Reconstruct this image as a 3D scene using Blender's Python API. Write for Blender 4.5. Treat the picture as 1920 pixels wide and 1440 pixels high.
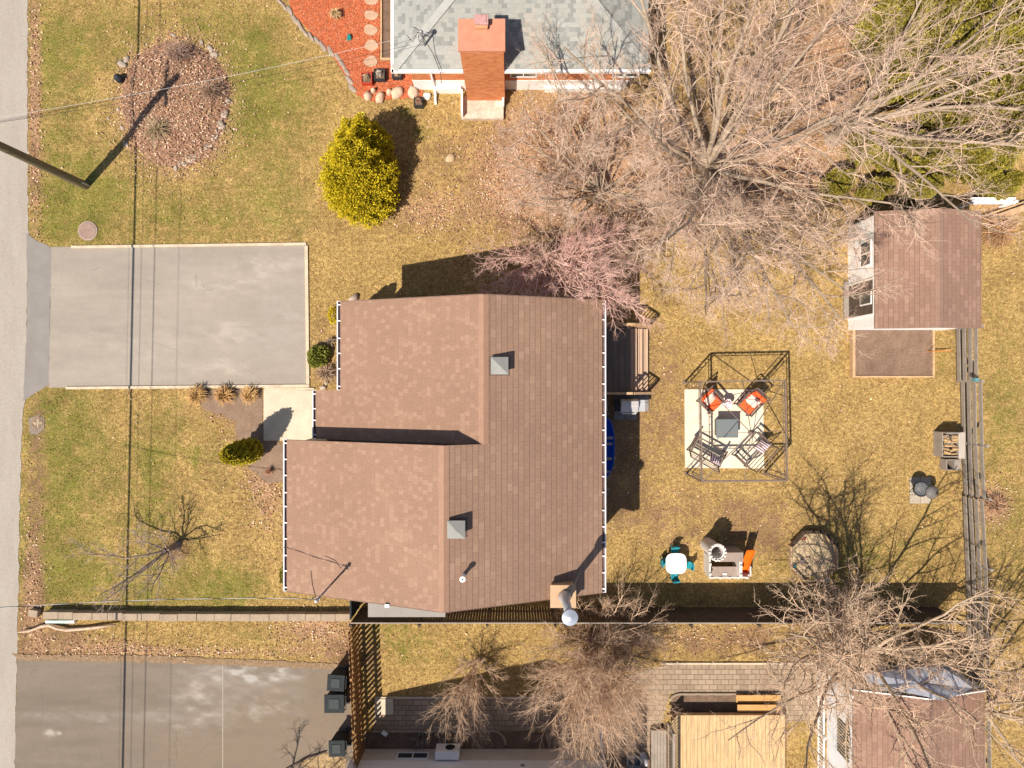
import bpy, bmesh, math, random
import numpy as np
from mathutils import Vector, noise as mnoise
R = math.radians
rng = np.random.RandomState(7)
random.seed(7)
for o in list(bpy.data.objects): bpy.data.objects.remove(o)
SC = bpy.context.scene
COL = SC.collection
# ------------------------------------------------------------------ camera: straight down from a drone
CAMH = 26.67; S = 48.0           # metres above ground, photo pixels per metre at ground level
cd = bpy.data.cameras.new('camera'); cam = bpy.data.objects.new('camera', cd); COL.objects.link(cam)
cd.sensor_width = 36; cd.lens = 24; cd.clip_start = 0.1; cd.clip_end = 500
cam.location = (0, 0, CAMH); cam.rotation_euler = (0, 0, 0); SC.camera = cam
# ------------------------------------------------------------------ light
SX, SY = 0.469, 0.52             # shadow offset per metre of height (to the right, up)
sunvec = Vector((-SX, -SY, 1)).normalized()     # towards the sun
el = math.asin(sunvec.z); az = math.atan2(sunvec.x, sunvec.y)
W = bpy.data.worlds.new('World'); SC.world = W; W.use_nodes = True
wn = W.node_tree; bg = wn.nodes['Background']
sky = wn.nodes.new('ShaderNodeTexSky'); sky.sky_type = 'NISHITA'; sky.sun_disc = False
sky.sun_elevation = el; sky.sun_rotation = az
wn.links.new(sky.outputs[0], bg.inputs[0]); bg.inputs[1].default_value = 0.075
sd = bpy.data.lights.new('sun', 'SUN'); sun = bpy.data.objects.new('sun', sd); COL.objects.link(sun)
sd.energy = 4.9; sd.angle = R(0.5); sd.color = (1, 0.90, 0.765)
sun.rotation_euler = (-sunvec).to_track_quat('-Z', 'Y').to_euler()
VS = SC.view_settings; VS.view_transform = 'Standard'; VS.look = 'None'; VS.exposure = 0.46; VS.gamma = 1
SC.render.engine = 'CYCLES'

# ------------------------------------------------------------------ helpers
def P(px, py, h=0.0):
    k = (1 - h / CAMH) / S
    return ((px - 960) * k, (720 - py) * k, h)
def G(px, py): return (px - 960) / S, (720 - py) / S
def srgb(r, g, b):
    f = lambda c: (c/255/12.92) if c <= 10 else ((c/255+.055)/1.055)**2.4
    return (f(r), f(g), f(b))
MATS = {}
def nd(nt, t, **kw):
    n = nt.nodes.new(t)
    for k, v in kw.items():
        if k.startswith('i_'): n.inputs[int(k[2:])].default_value = v
        else: setattr(n, k, v)
    return n
def c4(c): return (c[0], c[1], c[2], 1)
def pm(name, c1, c2=None, scale=6, rough=.8, bump=.15, bscale=40, metal=0, fine=.25, spec=.3, stretch=None, coord='Object', c3=None, s3=1.2):
    """noise-varied procedural paint / wood / stone"""
    if name in MATS: return MATS[name]
    m = bpy.data.materials.new(name); m.use_nodes = True; nt = m.node_tree; L = nt.links
    b = nt.nodes['Principled BSDF']; b.inputs['Roughness'].default_value = rough
    b.inputs['Metallic'].default_value = metal; b.inputs['Specular IOR Level'].default_value = spec
    tc = nd(nt, 'ShaderNodeTexCoord'); src = tc.outputs[coord]
    if stretch:
        mp = nd(nt, 'ShaderNodeMapping'); mp.inputs['Scale'].default_value = stretch
        L.new(src, mp.inputs[0]); src = mp.outputs[0]
    if c2 is None: c2 = tuple(x*.75 for x in c1)
    n1 = nd(nt, 'ShaderNodeTexNoise'); n1.inputs['Scale'].default_value = scale; n1.inputs['Detail'].default_value = 6; n1.inputs['Roughness'].default_value = .65
    L.new(src, n1.inputs['Vector'])
    r1 = nd(nt, 'ShaderNodeValToRGB'); r1.color_ramp.elements[0].position = .33; r1.color_ramp.elements[1].position = .67
    r1.color_ramp.elements[0].color = c4(c2); r1.color_ramp.elements[1].color = c4(c1)
    L.new(n1.outputs[0], r1.inputs[0]); out = r1.outputs[0]
    if c3:
        n3 = nd(nt, 'ShaderNodeTexNoise'); n3.inputs['Scale'].default_value = s3; n3.inputs['Detail'].default_value = 7; n3.inputs['Roughness'].default_value = .62
        L.new(src, n3.inputs['Vector'])
        r3 = nd(nt, 'ShaderNodeValToRGB'); r3.color_ramp.elements[0].position = .50; r3.color_ramp.elements[1].position = .72
        L.new(n3.outputs[0], r3.inputs[0])
        mx = nd(nt, 'ShaderNodeMix', data_type='RGBA'); L.new(r3.outputs[0], mx.inputs[0]); L.new(out, mx.inputs[6]); mx.inputs[7].default_value = c4(c3); out = mx.outputs[2]
    n2 = nd(nt, 'ShaderNodeTexNoise'); n2.inputs['Scale'].default_value = bscale; n2.inputs['Detail'].default_value = 3
    L.new(src, n2.inputs['Vector'])
    if fine:
        mr = nd(nt, 'ShaderNodeMapRange'); mr.inputs[1].default_value = .3; mr.inputs[2].default_value = .7
        mr.inputs[3].default_value = 1-fine; mr.inputs[4].default_value = 1+fine
        L.new(n2.outputs[0], mr.inputs[0])
        mm = nd(nt, 'ShaderNodeVectorMath', operation='SCALE'); L.new(out, mm.inputs[0]); L.new(mr.outputs[0], mm.inputs['Scale']); out = mm.outputs[0]
    L.new(out, b.inputs['Base Color'])
    if bump:
        bp = nd(nt, 'ShaderNodeBump'); bp.inputs['Strength'].default_value = bump; bp.inputs['Distance'].default_value = .02
        L.new(n2.outputs[0], bp.inputs['Height']); L.new(bp.outputs[0], b.inputs['Normal'])
    MATS[name] = m; return m
def brickmat(name, cols, w, h, mortar, mcol, coord='UV', rough=.85, offset=.5, msmooth=.1, bump=.4, lowvar=.12, speck=.15, rowline=None):
    """brick pattern with a random tone for each unit: cols = [(pos,color)...]"""
    if name in MATS: return MATS[name]
    m = bpy.data.materials.new(name); m.use_nodes = True; nt = m.node_tree; L = nt.links
    b = nt.nodes['Principled BSDF']; b.inputs['Roughness'].default_value = rough; b.inputs['Specular IOR Level'].default_value = .25
    tc = nd(nt, 'ShaderNodeTexCoord'); src = tc.outputs[coord]
    br = nd(nt, 'ShaderNodeTexBrick'); br.offset = offset
    br.inputs['Scale'].default_value = 1; br.inputs['Brick Width'].default_value = w; br.inputs['Row Height'].default_value = h
    br.inputs['Mortar Size'].default_value = mortar; br.inputs['Mortar Smooth'].default_value = msmooth
    br.inputs['Color1'].default_value = (0, 0, 0, 1); br.inputs['Color2'].default_value = (1, 1, 1, 1); br.inputs['Mortar'].default_value = (0.5, .5, .5, 1)
    L.new(src, br.inputs['Vector'])
    rp = nd(nt, 'ShaderNodeValToRGB'); e = rp.color_ramp.elements
    e[0].position = cols[0][0]; e[0].color = c4(cols[0][1]); e[1].position = cols[-1][0]; e[1].color = c4(cols[-1][1])
    for p, c in cols[1:-1]: x = e.new(p); x.color = c4(c)
    L.new(br.outputs['Color'], rp.inputs[0])
    mx = nd(nt, 'ShaderNodeMix', data_type='RGBA'); L.new(br.outputs['Fac'], mx.inputs[0]); L.new(rp.outputs[0], mx.inputs[6]); mx.inputs[7].default_value = c4(mcol)
    out = mx.outputs[2]
    if rowline:
        sx = nd(nt, 'ShaderNodeSeparateXYZ'); L.new(src, sx.inputs[0]); d1 = nd(nt, 'ShaderNodeMath', operation='DIVIDE'); L.new(sx.outputs[1], d1.inputs[0]); d1.inputs[1].default_value = h
        fr = nd(nt, 'ShaderNodeMath', operation='FRACT'); L.new(d1.outputs[0], fr.inputs[0]); lt = nd(nt, 'ShaderNodeMath', operation='LESS_THAN'); L.new(fr.outputs[0], lt.inputs[0]); lt.inputs[1].default_value = rowline[0]
        rm = nd(nt, 'ShaderNodeMix', data_type='RGBA'); L.new(lt.outputs[0], rm.inputs[0]); L.new(out, rm.inputs[6]); rm.inputs[7].default_value = c4(rowline[1]); out = rm.outputs[2]
    for sc, am in ((.35, lowvar), (30, speck)):
        n = nd(nt, 'ShaderNodeTexNoise'); n.inputs['Scale'].default_value = sc; n.inputs['Detail'].default_value = 5
        L.new(tc.outputs['Object'], n.inputs['Vector'])
        mr = nd(nt, 'ShaderNodeMapRange'); mr.inputs[1].default_value = .3; mr.inputs[2].default_value = .7; mr.inputs[3].default_value = 1-am; mr.inputs[4].default_value = 1+am
        L.new(n.outputs[0], mr.inputs[0])
        mm = nd(nt, 'ShaderNodeVectorMath', operation='SCALE'); L.new(out, mm.inputs[0]); L.new(mr.outputs[0], mm.inputs['Scale']); out = mm.outputs[0]
    L.new(out, b.inputs['Base Color'])
    iv = nd(nt, 'ShaderNodeMath', operation='SUBTRACT'); iv.inputs[0].default_value = 1; L.new(br.outputs['Fac'], iv.inputs[1])
    bp = nd(nt, 'ShaderNodeBump'); bp.inputs['Strength'].default_value = bump; bp.inputs['Distance'].default_value = .01
    L.new(iv.outputs[0], bp.inputs['Height']); L.new(bp.outputs[0], b.inputs['Normal'])
    MATS[name] = m; return m
def leafmat(name, rough=.7, trans=.0):
    if name in MATS: return MATS[name]
    m = bpy.data.materials.new(name); m.use_nodes = True; nt = m.node_tree
    b = nt.nodes['Principled BSDF']; b.inputs['Roughness'].default_value = rough; b.inputs['Specular IOR Level'].default_value = .2
    a = nd(nt, 'ShaderNodeAttribute', attribute_name='col'); nt.links.new(a.outputs[0], b.inputs['Base Color'])
    MATS[name] = m; return m

def tag(o, label=None, cat=None, group=None, kind=None):
    if label: o['label'] = label
    if cat: o['category'] = cat
    if group: o['group'] = group
    if kind: o['kind'] = kind
    return o
def thing(name, label, cat, loc, rz=0, group=None):
    o = bpy.data.objects.new(name, None); COL.objects.link(o); o.location = (loc[0], loc[1], loc[2] if len(loc) > 2 else 0)
    o.rotation_euler = (0, 0, rz); o.empty_display_size = .3
    return tag(o, label, cat, group)
def rootof(o):
    while o.parent: o = o.parent
    return o
class MB:
    def __init__(s): s.v = []; s.f = []; s.mi = []; s.uv = {}; s.m = 0; s.sm = False
    def add(s, vs, fs):
        n = len(s.v); s.v += [tuple(v) for v in vs]
        for f in fs: s.f.append(tuple(i+n for i in f)); s.mi.append(s.m)
        return s
    def box(s, c, d, rz=0, tilt=None):
        x, y, z = d[0]/2, d[1]/2, d[2]/2
        vs = [Vector((i*x, j*y, k*z)) for k in (-1, 1) for j in (-1, 1) for i in (-1, 1)]
        if tilt:
            from mathutils import Euler
            e = Euler(tilt).to_matrix(); vs = [e @ v for v in vs]
        ca, sa = math.cos(rz), math.sin(rz)
        vs = [(v.x*ca - v.y*sa + c[0], v.x*sa + v.y*ca + c[1], v.z + c[2]) for v in vs]
        return s.add(vs, [(0,2,3,1), (4,5,7,6), (0,1,5,4), (2,6,7,3), (0,4,6,2), (1,3,7,5)])
    def b2(s, x0, y0, z0, x1, y1, z1): return s.box(((x0+x1)/2, (y0+y1)/2, (z0+z1)/2), (abs(x1-x0), abs(y1-y0), abs(z1-z0)))
    def bpx(s, a, b, c, d, z0, z1):
        p, q = P(a, b, z1), P(c, d, z1); return s.b2(p[0], q[1], z0, q[0], p[1], z1)
    def beam(s, p, q, w, h=None):
        """rectangular bar from p to q"""
        h = h or w; p = Vector(p); q = Vector(q); t = (q-p).normalized()
        up = Vector((0, 0, 1)) if abs(t.z) < .95 else Vector((0, 1, 0))
        a = t.cross(up).normalized()*w/2; b = a.cross(t).normalized()*h/2
        vs = [e + i*a + j*b for e in (p, q) for j in (-1, 1) for i in (-1, 1)]
        return s.add(vs, [(0,2,3,1), (4,5,7,6), (0,1,5,4), (2,6,7,3), (0,4,6,2), (1,3,7,5)])
    def cyl(s, p, q, r0, r1=None, n=12, cap=True):
        r1 = r0 if r1 is None else r1; p = Vector(p); q = Vector(q); t = (q-p).normalized()
        up = Vector((0, 0, 1)) if abs(t.z) < .95 else Vector((0, 1, 0))
        a = t.cross(up).normalized(); b = t.cross(a)
        vs = [e + r*(a*math.cos(2*math.pi*i/n) + b*math.sin(2*math.pi*i/n)) for e, r in ((p, r0), (q, r1)) for i in range(n)]
        fs = [(i, (i+1) % n, n+(i+1) % n, n+i) for i in range(n)]
        if cap: fs += [tuple(range(n))[::-1], tuple(range(n, 2*n))]
        return s.add(vs, fs)
    def tube(s, pts, r, n=6):
        pts = [Vector(p) for p in pts]; rs = r if isinstance(r, (list, tuple)) else [r]*len(pts); vs = []
        for i, p in enumerate(pts):
            t = (pts[min(i+1, len(pts)-1)] - pts[max(i-1, 0)]).normalized()
            up = Vector((0.1, 0.2, 1)) if abs(t.z) < .9 else Vector((0, 1, 0.1))
            a = t.cross(up).normalized(); b = t.cross(a)
            vs += [p + rs[i]*(a*math.cos(2*math.pi*k/n) + b*math.sin(2*math.pi*k/n)) for k in range(n)]
        fs = [(i*n+k, i*n+(k+1) % n, (i+1)*n+(k+1) % n, (i+1)*n+k) for i in range(len(pts)-1) for k in range(n)]
        fs += [tuple(range(n))[::-1], tuple(range((len(pts)-1)*n, len(pts)*n))]
        return s.add(vs, fs)
    def lathe(s, prof, c=(0, 0, 0), n=20, ax=None):
        vs = []
        for r, z in prof:
            for k in range(n):
                a = 2*math.pi*k/n; vs.append((c[0]+r*math.cos(a), c[1]+r*math.sin(a), c[2]+z))
        fs = [(i*n+k, i*n+(k+1) % n, (i+1)*n+(k+1) % n, (i+1)*n+k) for i in range(len(prof)-1) for k in range(n)]
        if prof[0][0] > 1e-4: fs.append(tuple(range(n))[::-1])
        if prof[-1][0] > 1e-4: fs.append(tuple(range((len(prof)-1)*n, len(prof)*n)))
        return s.add(vs, fs)
    def prism(s, poly, z0, z1):
        n = len(poly)
        a = sum(poly[i][0]*poly[(i+1) % n][1]-poly[(i+1) % n][0]*poly[i][1] for i in range(n))
        if a < 0: poly = poly[::-1]
        vs = [(p[0], p[1], z0) for p in poly] + [(p[0], p[1], z1) for p in poly]
        return s.add(vs, [tuple(range(n))[::-1], tuple(range(n, 2*n))] + [(i, (i+1) % n, n+(i+1) % n, n+i) for i in range(n)])
    def slab(s, top, t):
        """thick sheet under the polygon 'top' (3D points, counter-clockwise from above)"""
        n = len(top)
        a = sum(top[i][0]*top[(i+1) % n][1]-top[(i+1) % n][0]*top[i][1] for i in range(n))
        if a < 0: top = top[::-1]
        vs = [(p[0], p[1], p[2]-t) for p in top] + list(top)
        return s.add(vs, [tuple(range(n))[::-1], tuple(range(n, 2*n))] + [(i, (i+1) % n, n+(i+1) % n, n+i) for i in range(n)])
    def rock(s, c, d, seed=0, rz=0, sub=2, rough=.25):
        bm = bmesh.new(); bmesh.ops.create_icosphere(bm, subdivisions=sub, radius=1)
        ca, sa = math.cos(rz), math.sin(rz); vs = []
        for v in bm.verts:
            k = 1 + rough*2*(mnoise.noise(v.co*1.3 + Vector((seed*3.1, seed*1.7, 0))))
            x, y, z = v.co.x*k*d[0]/2, v.co.y*k*d[1]/2, max(v.co.z, -.35)*k*d[2]/2
            vs.append((c[0]+x*ca-y*sa, c[1]+x*sa+y*ca, c[2]+z))
        fs = [tuple(v.index for v in f.verts) for f in bm.faces]; bm.free()
        return s.add(vs, fs)
    def build(s, name, mats, parent=None, org=None, smooth=False, uvdir=None, bevel=0, label=None):
        me = bpy.data.meshes.new(name); V = np.array(s.v, dtype=float)
        if parent is not None:
            r = rootof(parent); o0 = np.array(r.location)
        else:
            o0 = np.array(org) if org is not None else np.array([(V[:, 0].min()+V[:, 0].max())/2, (V[:, 1].min()+V[:, 1].max())/2, V[:, 2].min()])
        V = V - o0
        me.from_pydata(V.tolist(), [], s.f)
        for m in (mats if isinstance(mats, (list, tuple)) else [mats]): me.materials.append(m)
        me.polygons.foreach_set('material_index', s.mi)
        if smooth: me.polygons.foreach_set('use_smooth', [True]*len(me.polygons))
        if uvdir is not None:
            uvl = me.uv_layers.new(name='UVMap'); rd = Vector(uvdir)
            for p in me.polygons:
                if abs(p.normal.z) < .05 or abs(p.normal.z) < .95 and not isinstance(uvdir, tuple): pass
                n = p.normal
                if abs(n.z) < .05:
                    u = Vector((-n.y, n.x, 0)); v = Vector((0, 0, 1))
                else:
                    u = rd; v = n.cross(u).normalized()
                for li in p.loop_indices:
                    co = me.vertices[me.loops[li].vertex_index].co
                    uvl.data[li].uv = (co.dot(u)+50, co.dot(v)+50)
        me.validate(); me.update()
        o = bpy.data.objects.new(name, me); COL.objects.link(o)
        if parent is not None: o.parent = parent
        else: o.location = o0
        if bevel:
            md = o.modifiers.new('bevel', 'BEVEL'); md.width = bevel; md.segments = 2; md.limit_method = 'ANGLE'
        if label: o['label'] = label
        return o
def copy_tree(o, parent=None):
    c = o.copy(); COL.objects.link(c)
    if parent is not None: c.parent = parent
    for ch in [x for x in bpy.data.objects if x.parent == o]: copy_tree(ch, c)
    return c
def place(o, loc, rz, label=None):
    c = copy_tree(o); c.location = loc; c.rotation_euler = (0, 0, rz)
    if label: c['label'] = label
    return c
def npmesh(name, V, F, mat, parent=None, org=(0, 0, 0), colr=None, smooth=False):
    """fast mesh from numpy arrays; F is (n,3) or (n,4); colr per-vertex rgb"""
    V = np.asarray(V, dtype=np.float32); F = np.asarray(F, dtype=np.int32); k = F.shape[1]
    o0 = np.array(rootof(parent).location if parent is not None else org, dtype=np.float32)
    me = bpy.data.meshes.new(name); me.vertices.add(len(V)); me.vertices.foreach_set('co', (V-o0).ravel())
    me.loops.add(F.size); me.loops.foreach_set('vertex_index', F.ravel())
    me.polygons.add(len(F)); me.polygons.foreach_set('loop_start', np.arange(0, F.size, k, dtype=np.int32))
    try: me.polygons.foreach_set('loop_total', np.full(len(F), k, dtype=np.int32))
    except Exception: pass
    if smooth: me.polygons.foreach_set('use_smooth', np.ones(len(F), dtype=bool))
    me.update(calc_edges=True)
    if colr is not None:
        a = me.color_attributes.new('col', 'FLOAT_COLOR', 'POINT')
        a.data.foreach_set('color', np.concatenate([colr, np.ones((len(colr), 1))], 1).astype(np.float32).ravel())
    me.materials.append(mat)
    o = bpy.data.objects.new(name, me); COL.objects.link(o)
    if parent is not None: o.parent = parent
    else: o.location = o0
    return o

# ------------------------------------------------------------------ ground
def vnoise(X, Y, sc, seed=0):
    """smooth value noise, numpy"""
    r = np.random.RandomState(seed); T = r.rand(256, 256)
    x = X*sc+57.3; y = Y*sc+91.7; xi = np.floor(x).astype(int); yi = np.floor(y).astype(int); fx = x-xi; fy = y-yi
    fx = fx*fx*(3-2*fx); fy = fy*fy*(3-2*fy)
    g = lambda a, b: T[a % 256, b % 256]
    return (g(xi, yi)*(1-fx)+g(xi+1, yi)*fx)*(1-fy)+(g(xi, yi+1)*(1-fx)+g(xi+1, yi+1)*fx)*fy
def fbm(X, Y, sc, seed=0, o=4):
    t = 0; a = .5
    for i in range(o): t = t + a*vnoise(X, Y, sc*2**i, seed+i); a *= .5
    return t/(1-.5**o)
# blobs: (px, py, rx, ry, weight) on the ground
GREEN = [(110,150,70,150,.7),(200,70,120,60,.4),(480,110,90,90,.6),(530,200,120,60,.5),(430,180,60,80,.6),(130,400,70,60,.9),(330,400,200,70,.45),(160,330,60,70,.6),(520,300,90,90,.5),(430,50,90,50,.3),
         (110,800,70,70,.8),(170,900,110,90,.4),(90,1000,60,80,.6),(110,1090,70,50,.9),(290,900,30,120,.5),(330,800,60,60,.35),(380,860,70,40,.35),(300,1080,120,40,.5),(450,1110,60,30,.5),(280,1130,60,20,.5),
         (760,215,20,15,1),(790,250,20,12,1),(650,560,60,60,.15),(440,1100,60,40,.6),(180,1210,60,20,.2),(740,1190,60,40,.6),(800,1230,70,30,.5),(480,1190,40,20,.3),(510,1225,20,8,.6),
         (1600,1050,120,50,.25),(1700,1060,80,60,.4),(1880,800,60,120,.55),(1890,600,50,80,.35),(1900,1000,60,150,.4),(1760,680,30,60,.35),(1500,680,50,60,.12),(1560,1010,80,60,.35),(1750,960,50,60,.35),(1880,1300,60,80,.3),(1540,1360,60,50,.6),(1650,300,60,60,.5),(1540,440,40,40,.35),(1230,1050,30,30,.3),(1450,1060,60,40,.2),(1150,1000,30,50,.3)]
DIRT = [(1350,960,200,50,.55),(1235,700,60,150,.55),(1550,600,110,80,.45),(1620,820,90,80,.35),(1450,1010,60,60,.4),(1260,1010,60,50,.4),(900,420,200,50,.4),(200,640,1,1,0),(320,930,80,80,.3),(170,860,50,50,.3),(420,250,50,50,.3),(240,420,90,40,.3),(1160,880,40,110,.9),(1160,780,30,30,.8),(65,200,16,260,1.0),(70,900,20,180,.9),(60,1120,22,90,1),(110,1190,90,40,.9),(330,1222,300,12,.5),(620,1180,50,60,.6),(640,1230,30,30,.8),(480,840,70,90,.8),(440,760,110,28,.9),(520,960,24,60,.5),(600,620,25,60,.5),(610,690,30,40,.8),
        (690,215,60,26,.6),(800,300,80,70,.3),(1000,290,160,130,.55),(1150,200,200,130,.6),(1350,380,330,60,.45),(1480,140,180,160,.5),(1250,830,60,120,.3),(1400,1000,160,60,.2),(1170,700,40,120,.35),(1870,430,60,50,.6),(1870,960,40,40,.6),
        (1400,1200,250,36,.85),(1560,1340,30,120,.8),(700,1245,20,50,.8),(1150,1200,150,40,.6),(920,1220,60,40,.3),(1250,1280,30,30,.8),(1790,1000,20,400,.35),(1150,440,150,40,.6),(330,1035,28,22,.9)]
LITT = [(328,195,82,98,2.4),(590,1180,80,30,.8),(200,1205,120,18,.5),(800,400,60,40,.6),(1000,360,130,90,.7),(1060,250,150,120,.7),(1260,330,200,110,.6),(1560,120,90,120,.9),(1480,330,120,60,.7),(1860,945,34,36,1),(65,200,14,300,.7),(60,1100,18,120,.6),(350,1222,290,10,.6),(1450,200,150,200,.4),(1860,400,50,40,.6),(500,950,35,70,.5),(490,900,40,40,.4),(1290,1190,100,30,.4),(720,400,50,30,.2)]
def wmap(X, Y, L):
    t = np.zeros_like(X)
    for px, py, rx, ry, w in L:
        cx, cy = G(px, py); d = ((X-cx)*S/rx)**2+((Y-cy)*S/ry)**2
        t = t + w*np.exp(-d*.9)
    return t
def ground_w(X, Y):
    n1 = fbm(X, Y, .5, 1); n2 = fbm(X, Y, 2.2, 11); n3 = fbm(X, Y, 7, 21, 3)
    west = np.clip((-5-X)/10, 0, 1)*.22
    g = np.clip((wmap(X, Y, GREEN)*.8+west)*(.4+1.2*n2) + (n1-.5)*.55 + .12, 0, 1)
    d = np.clip(wmap(X, Y, DIRT)*(.4+1.2*n2)+(n1-.62)*.5, 0, 1)
    l = np.clip(wmap(X, Y, LITT)*(.4+1.2*n3), 0, 1)
    return g, d, l, n2, n3
STRAW = np.array([.46, .32, .125]); STRAW2 = np.array([.28, .175, .065]); GREENC = np.array([.20, .185, .042]); DIRTC = np.array([.27, .165, .092]); LITC = np.array([.43, .26, .155])
def ground_cols(X, Y):
    g, d, l, n2, n3 = [q.ravel()[:, None] for q in ground_w(X, Y)]
    c = STRAW[None]*(1+(n3-.5)*.7)*(1-.35*d)
    for w, k in ((g, GREENC), (d, DIRTC), (l, LITC)): c = c*(1-w*.85)+k[None]*(1+(n2-.5)*.5)*w*.85
    return np.clip(c, .01, .9)
def groundmat():
    m = bpy.data.materials.new('lawn_soil'); m.use_nodes = True; nt = m.node_tree; L = nt.links
    b = nt.nodes['Principled BSDF']; b.inputs['Roughness'].default_value = .95; b.inputs['Specular IOR Level'].default_value = .1
    a = nd(nt, 'ShaderNodeAttribute', attribute_name='col'); tc = nd(nt, 'ShaderNodeTexCoord'); sp = nd(nt, 'ShaderNodeSeparateColor'); L.new(a.outputs[0], sp.inputs[0])
    def noise(sc, det=6, ro=.65):
        n = nd(nt, 'ShaderNodeTexNoise'); n.inputs['Scale'].default_value = sc; n.inputs['Detail'].default_value = det; n.inputs['Roughness'].default_value = ro; L.new(tc.outputs['Object'], n.inputs['Vector']); return n.outputs[0]
    def math_(op, x, y, clamp=False):
        q = nd(nt, 'ShaderNodeMath', operation=op, use_clamp=clamp)
        for i, v in enumerate((x, y)):
            if isinstance(v, (int, float)): q.inputs[i].default_value = v
            else: L.new(v, q.inputs[i])
        return q.outputs[0]
    def mix(f, x, y):
        q = nd(nt, 'ShaderNodeMix', data_type='RGBA'); L.new(f, q.inputs[0])
        for i, v in ((6, x), (7, y)):
            if isinstance(v, tuple): q.inputs[i].default_value = v
            else: L.new(v, q.inputs[i])
        return q.outputs[2]
    mr = nd(nt, 'ShaderNodeMapRange'); mr.inputs[1].default_value = .41; mr.inputs[2].default_value = .60; L.new(noise(6.5, 8, .78), mr.inputs[0])
    out = mix(mr.outputs[0], c4(STRAW2), c4(STRAW*1.12))
    def mask(w, nz, k=5): return math_('MULTIPLY', math_('SUBTRACT', math_('ADD', nz, math_('MULTIPLY', w, .42)), .64), k, True)
    out = mix(mask(sp.outputs[0], noise(3.2, 8, .75), 3.2), out, c4(GREENC))
    out = mix(mask(sp.outputs[1], noise(4, 8, .7), 4), out, c4(DIRTC))
    out = mix(mask(sp.outputs[2], noise(9, 8, .75), 5), out, c4(LITC))
    h = noise(30, 4, .7)
    for nz, am in ((noise(.9, 5, .65), .22), (noise(14, 5, .7), .40), (h, .48), (noise(80, 3, .7), .18)):
        mr = nd(nt, 'ShaderNodeMapRange'); mr.inputs[1].default_value = .32; mr.inputs[2].default_value = .68; mr.inputs[3].default_value = 1-am; mr.inputs[4].default_value = 1+am
        L.new(nz, mr.inputs[0]); mm = nd(nt, 'ShaderNodeVectorMath', operation='SCALE'); L.new(out, mm.inputs[0]); L.new(mr.outputs[0], mm.inputs['Scale']); out = mm.outputs[0]
    L.new(out, b.inputs['Base Color'])
    bp = nd(nt, 'ShaderNodeBump'); bp.inputs['Strength'].default_value = .8; bp.inputs['Distance'].default_value = .06
    L.new(h, bp.inputs['Height']); L.new(bp.outputs[0], b.inputs['Normal'])
    return m
xs = np.concatenate([[-150, -80, -45], np.arange(-24, 24.01, .16), [45, 80, 150]]); ys = np.concatenate([[-150, -80, -45], np.arange(-18, 18.01, .16), [45, 80, 150]])
GX, GY = np.meshgrid(xs, ys)
nx, ny = len(xs), len(ys); idx = np.arange(nx*ny).reshape(ny, nx)
GF = np.stack([idx[:-1, :-1], idx[:-1, 1:], idx[1:, 1:], idx[1:, :-1]], -1).reshape(-1, 4)
gm = groundmat()
tag(npmesh('ground', np.stack([GX.ravel(), GY.ravel(), np.zeros(GX.size)], 1), GF, gm, colr=np.stack([q.ravel() for q in ground_w(GX, GY)[:3]], 1)), kind='structure')

SOLID = []      # ground polygons (world xy) where no grass grows
def inpoly(X, Y, poly):
    c = np.zeros(X.shape, bool); n = len(poly)
    for i in range(n):
        x0, y0 = poly[i]; x1, y1 = poly[(i+1) % n]
        if y0 == y1: continue
        c ^= ((y0 > Y) != (y1 > Y)) & (X < (x1-x0)*(Y-y0)/(y1-y0)+x0)
    return c
def ragged(pts, j, step=.25, seed=1):
    """polygon edges broken up so they read as worn"""
    r = random.Random(seed); out = []
    for i in range(len(pts)):
        a, b = pts[i], pts[(i+1) % len(pts)]; d = math.hypot(b[0]-a[0], b[1]-a[1]); n = max(1, int(d/step))
        for k in range(n):
            t = k/n; out.append((a[0]+(b[0]-a[0])*t + r.uniform(-j, j), a[1]+(b[1]-a[1])*t + r.uniform(-j, j)))
    return out
def sheet(name, pxs, z, mat, j=.0, kind='structure', step=.25, solid=True, uvdir=None, seed=1):
    pts = [G(*p) for p in pxs]
    if j: pts = ragged(pts, j, step, seed)
    if solid: SOLID.append(pts)
    m = MB(); m.prism(pts, -.05, z)
    o = m.build(name, mat, uvdir=uvdir)
    if kind: o['kind'] = kind
    return o

asph = pm('worn_asphalt', (.345, .315, .285), (.30, .272, .245), .9, .9, .25, 55, fine=.16, c3=(.45, .43, .40), s3=.33)
asph2 = pm('old_asphalt', (.255, .222, .19), (.175, .153, .135), .7, .9, .25, 55, fine=.16, c3=(.36, .335, .30), s3=.5, stretch=(.55, 1.2, 1))
roadm = pm('road_surface', (.365, .325, .28), (.325, .285, .245), 1.5, .9, .3, 60, fine=.22, stretch=(1.5, .3, 1))
apron = pm('dark_apron', (.255, .235, .22), (.215, .195, .18), 1.2, .9, .25, 60, fine=.15)
conc = pm('pale_concrete', (.60, .525, .41), (.50, .42, .31), 2.2, .85, .12, 50, fine=.1)
slabm = pm('patio_concrete', (.74, .67, .54), (.64, .56, .42), 2.5, .85, .08, 50, fine=.07)
curbm = pm('kerb_concrete', (.62, .52, .38), (.46, .38, .28), 3, .85, .1, 60, fine=.12)
soil = pm('garden_soil', (.20, .135, .095), (.13, .085, .06), 3, .95, .8, 30, fine=.4)
soil2 = pm('dry_bare_soil', (.27, .185, .13), (.20, .135, .095), 2, .95, .6, 40, fine=.3)
mulch = pm('red_mulch', (.60, .17, .07), (.34, .075, .03), 9, .9, 1, 38, fine=.45)

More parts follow.
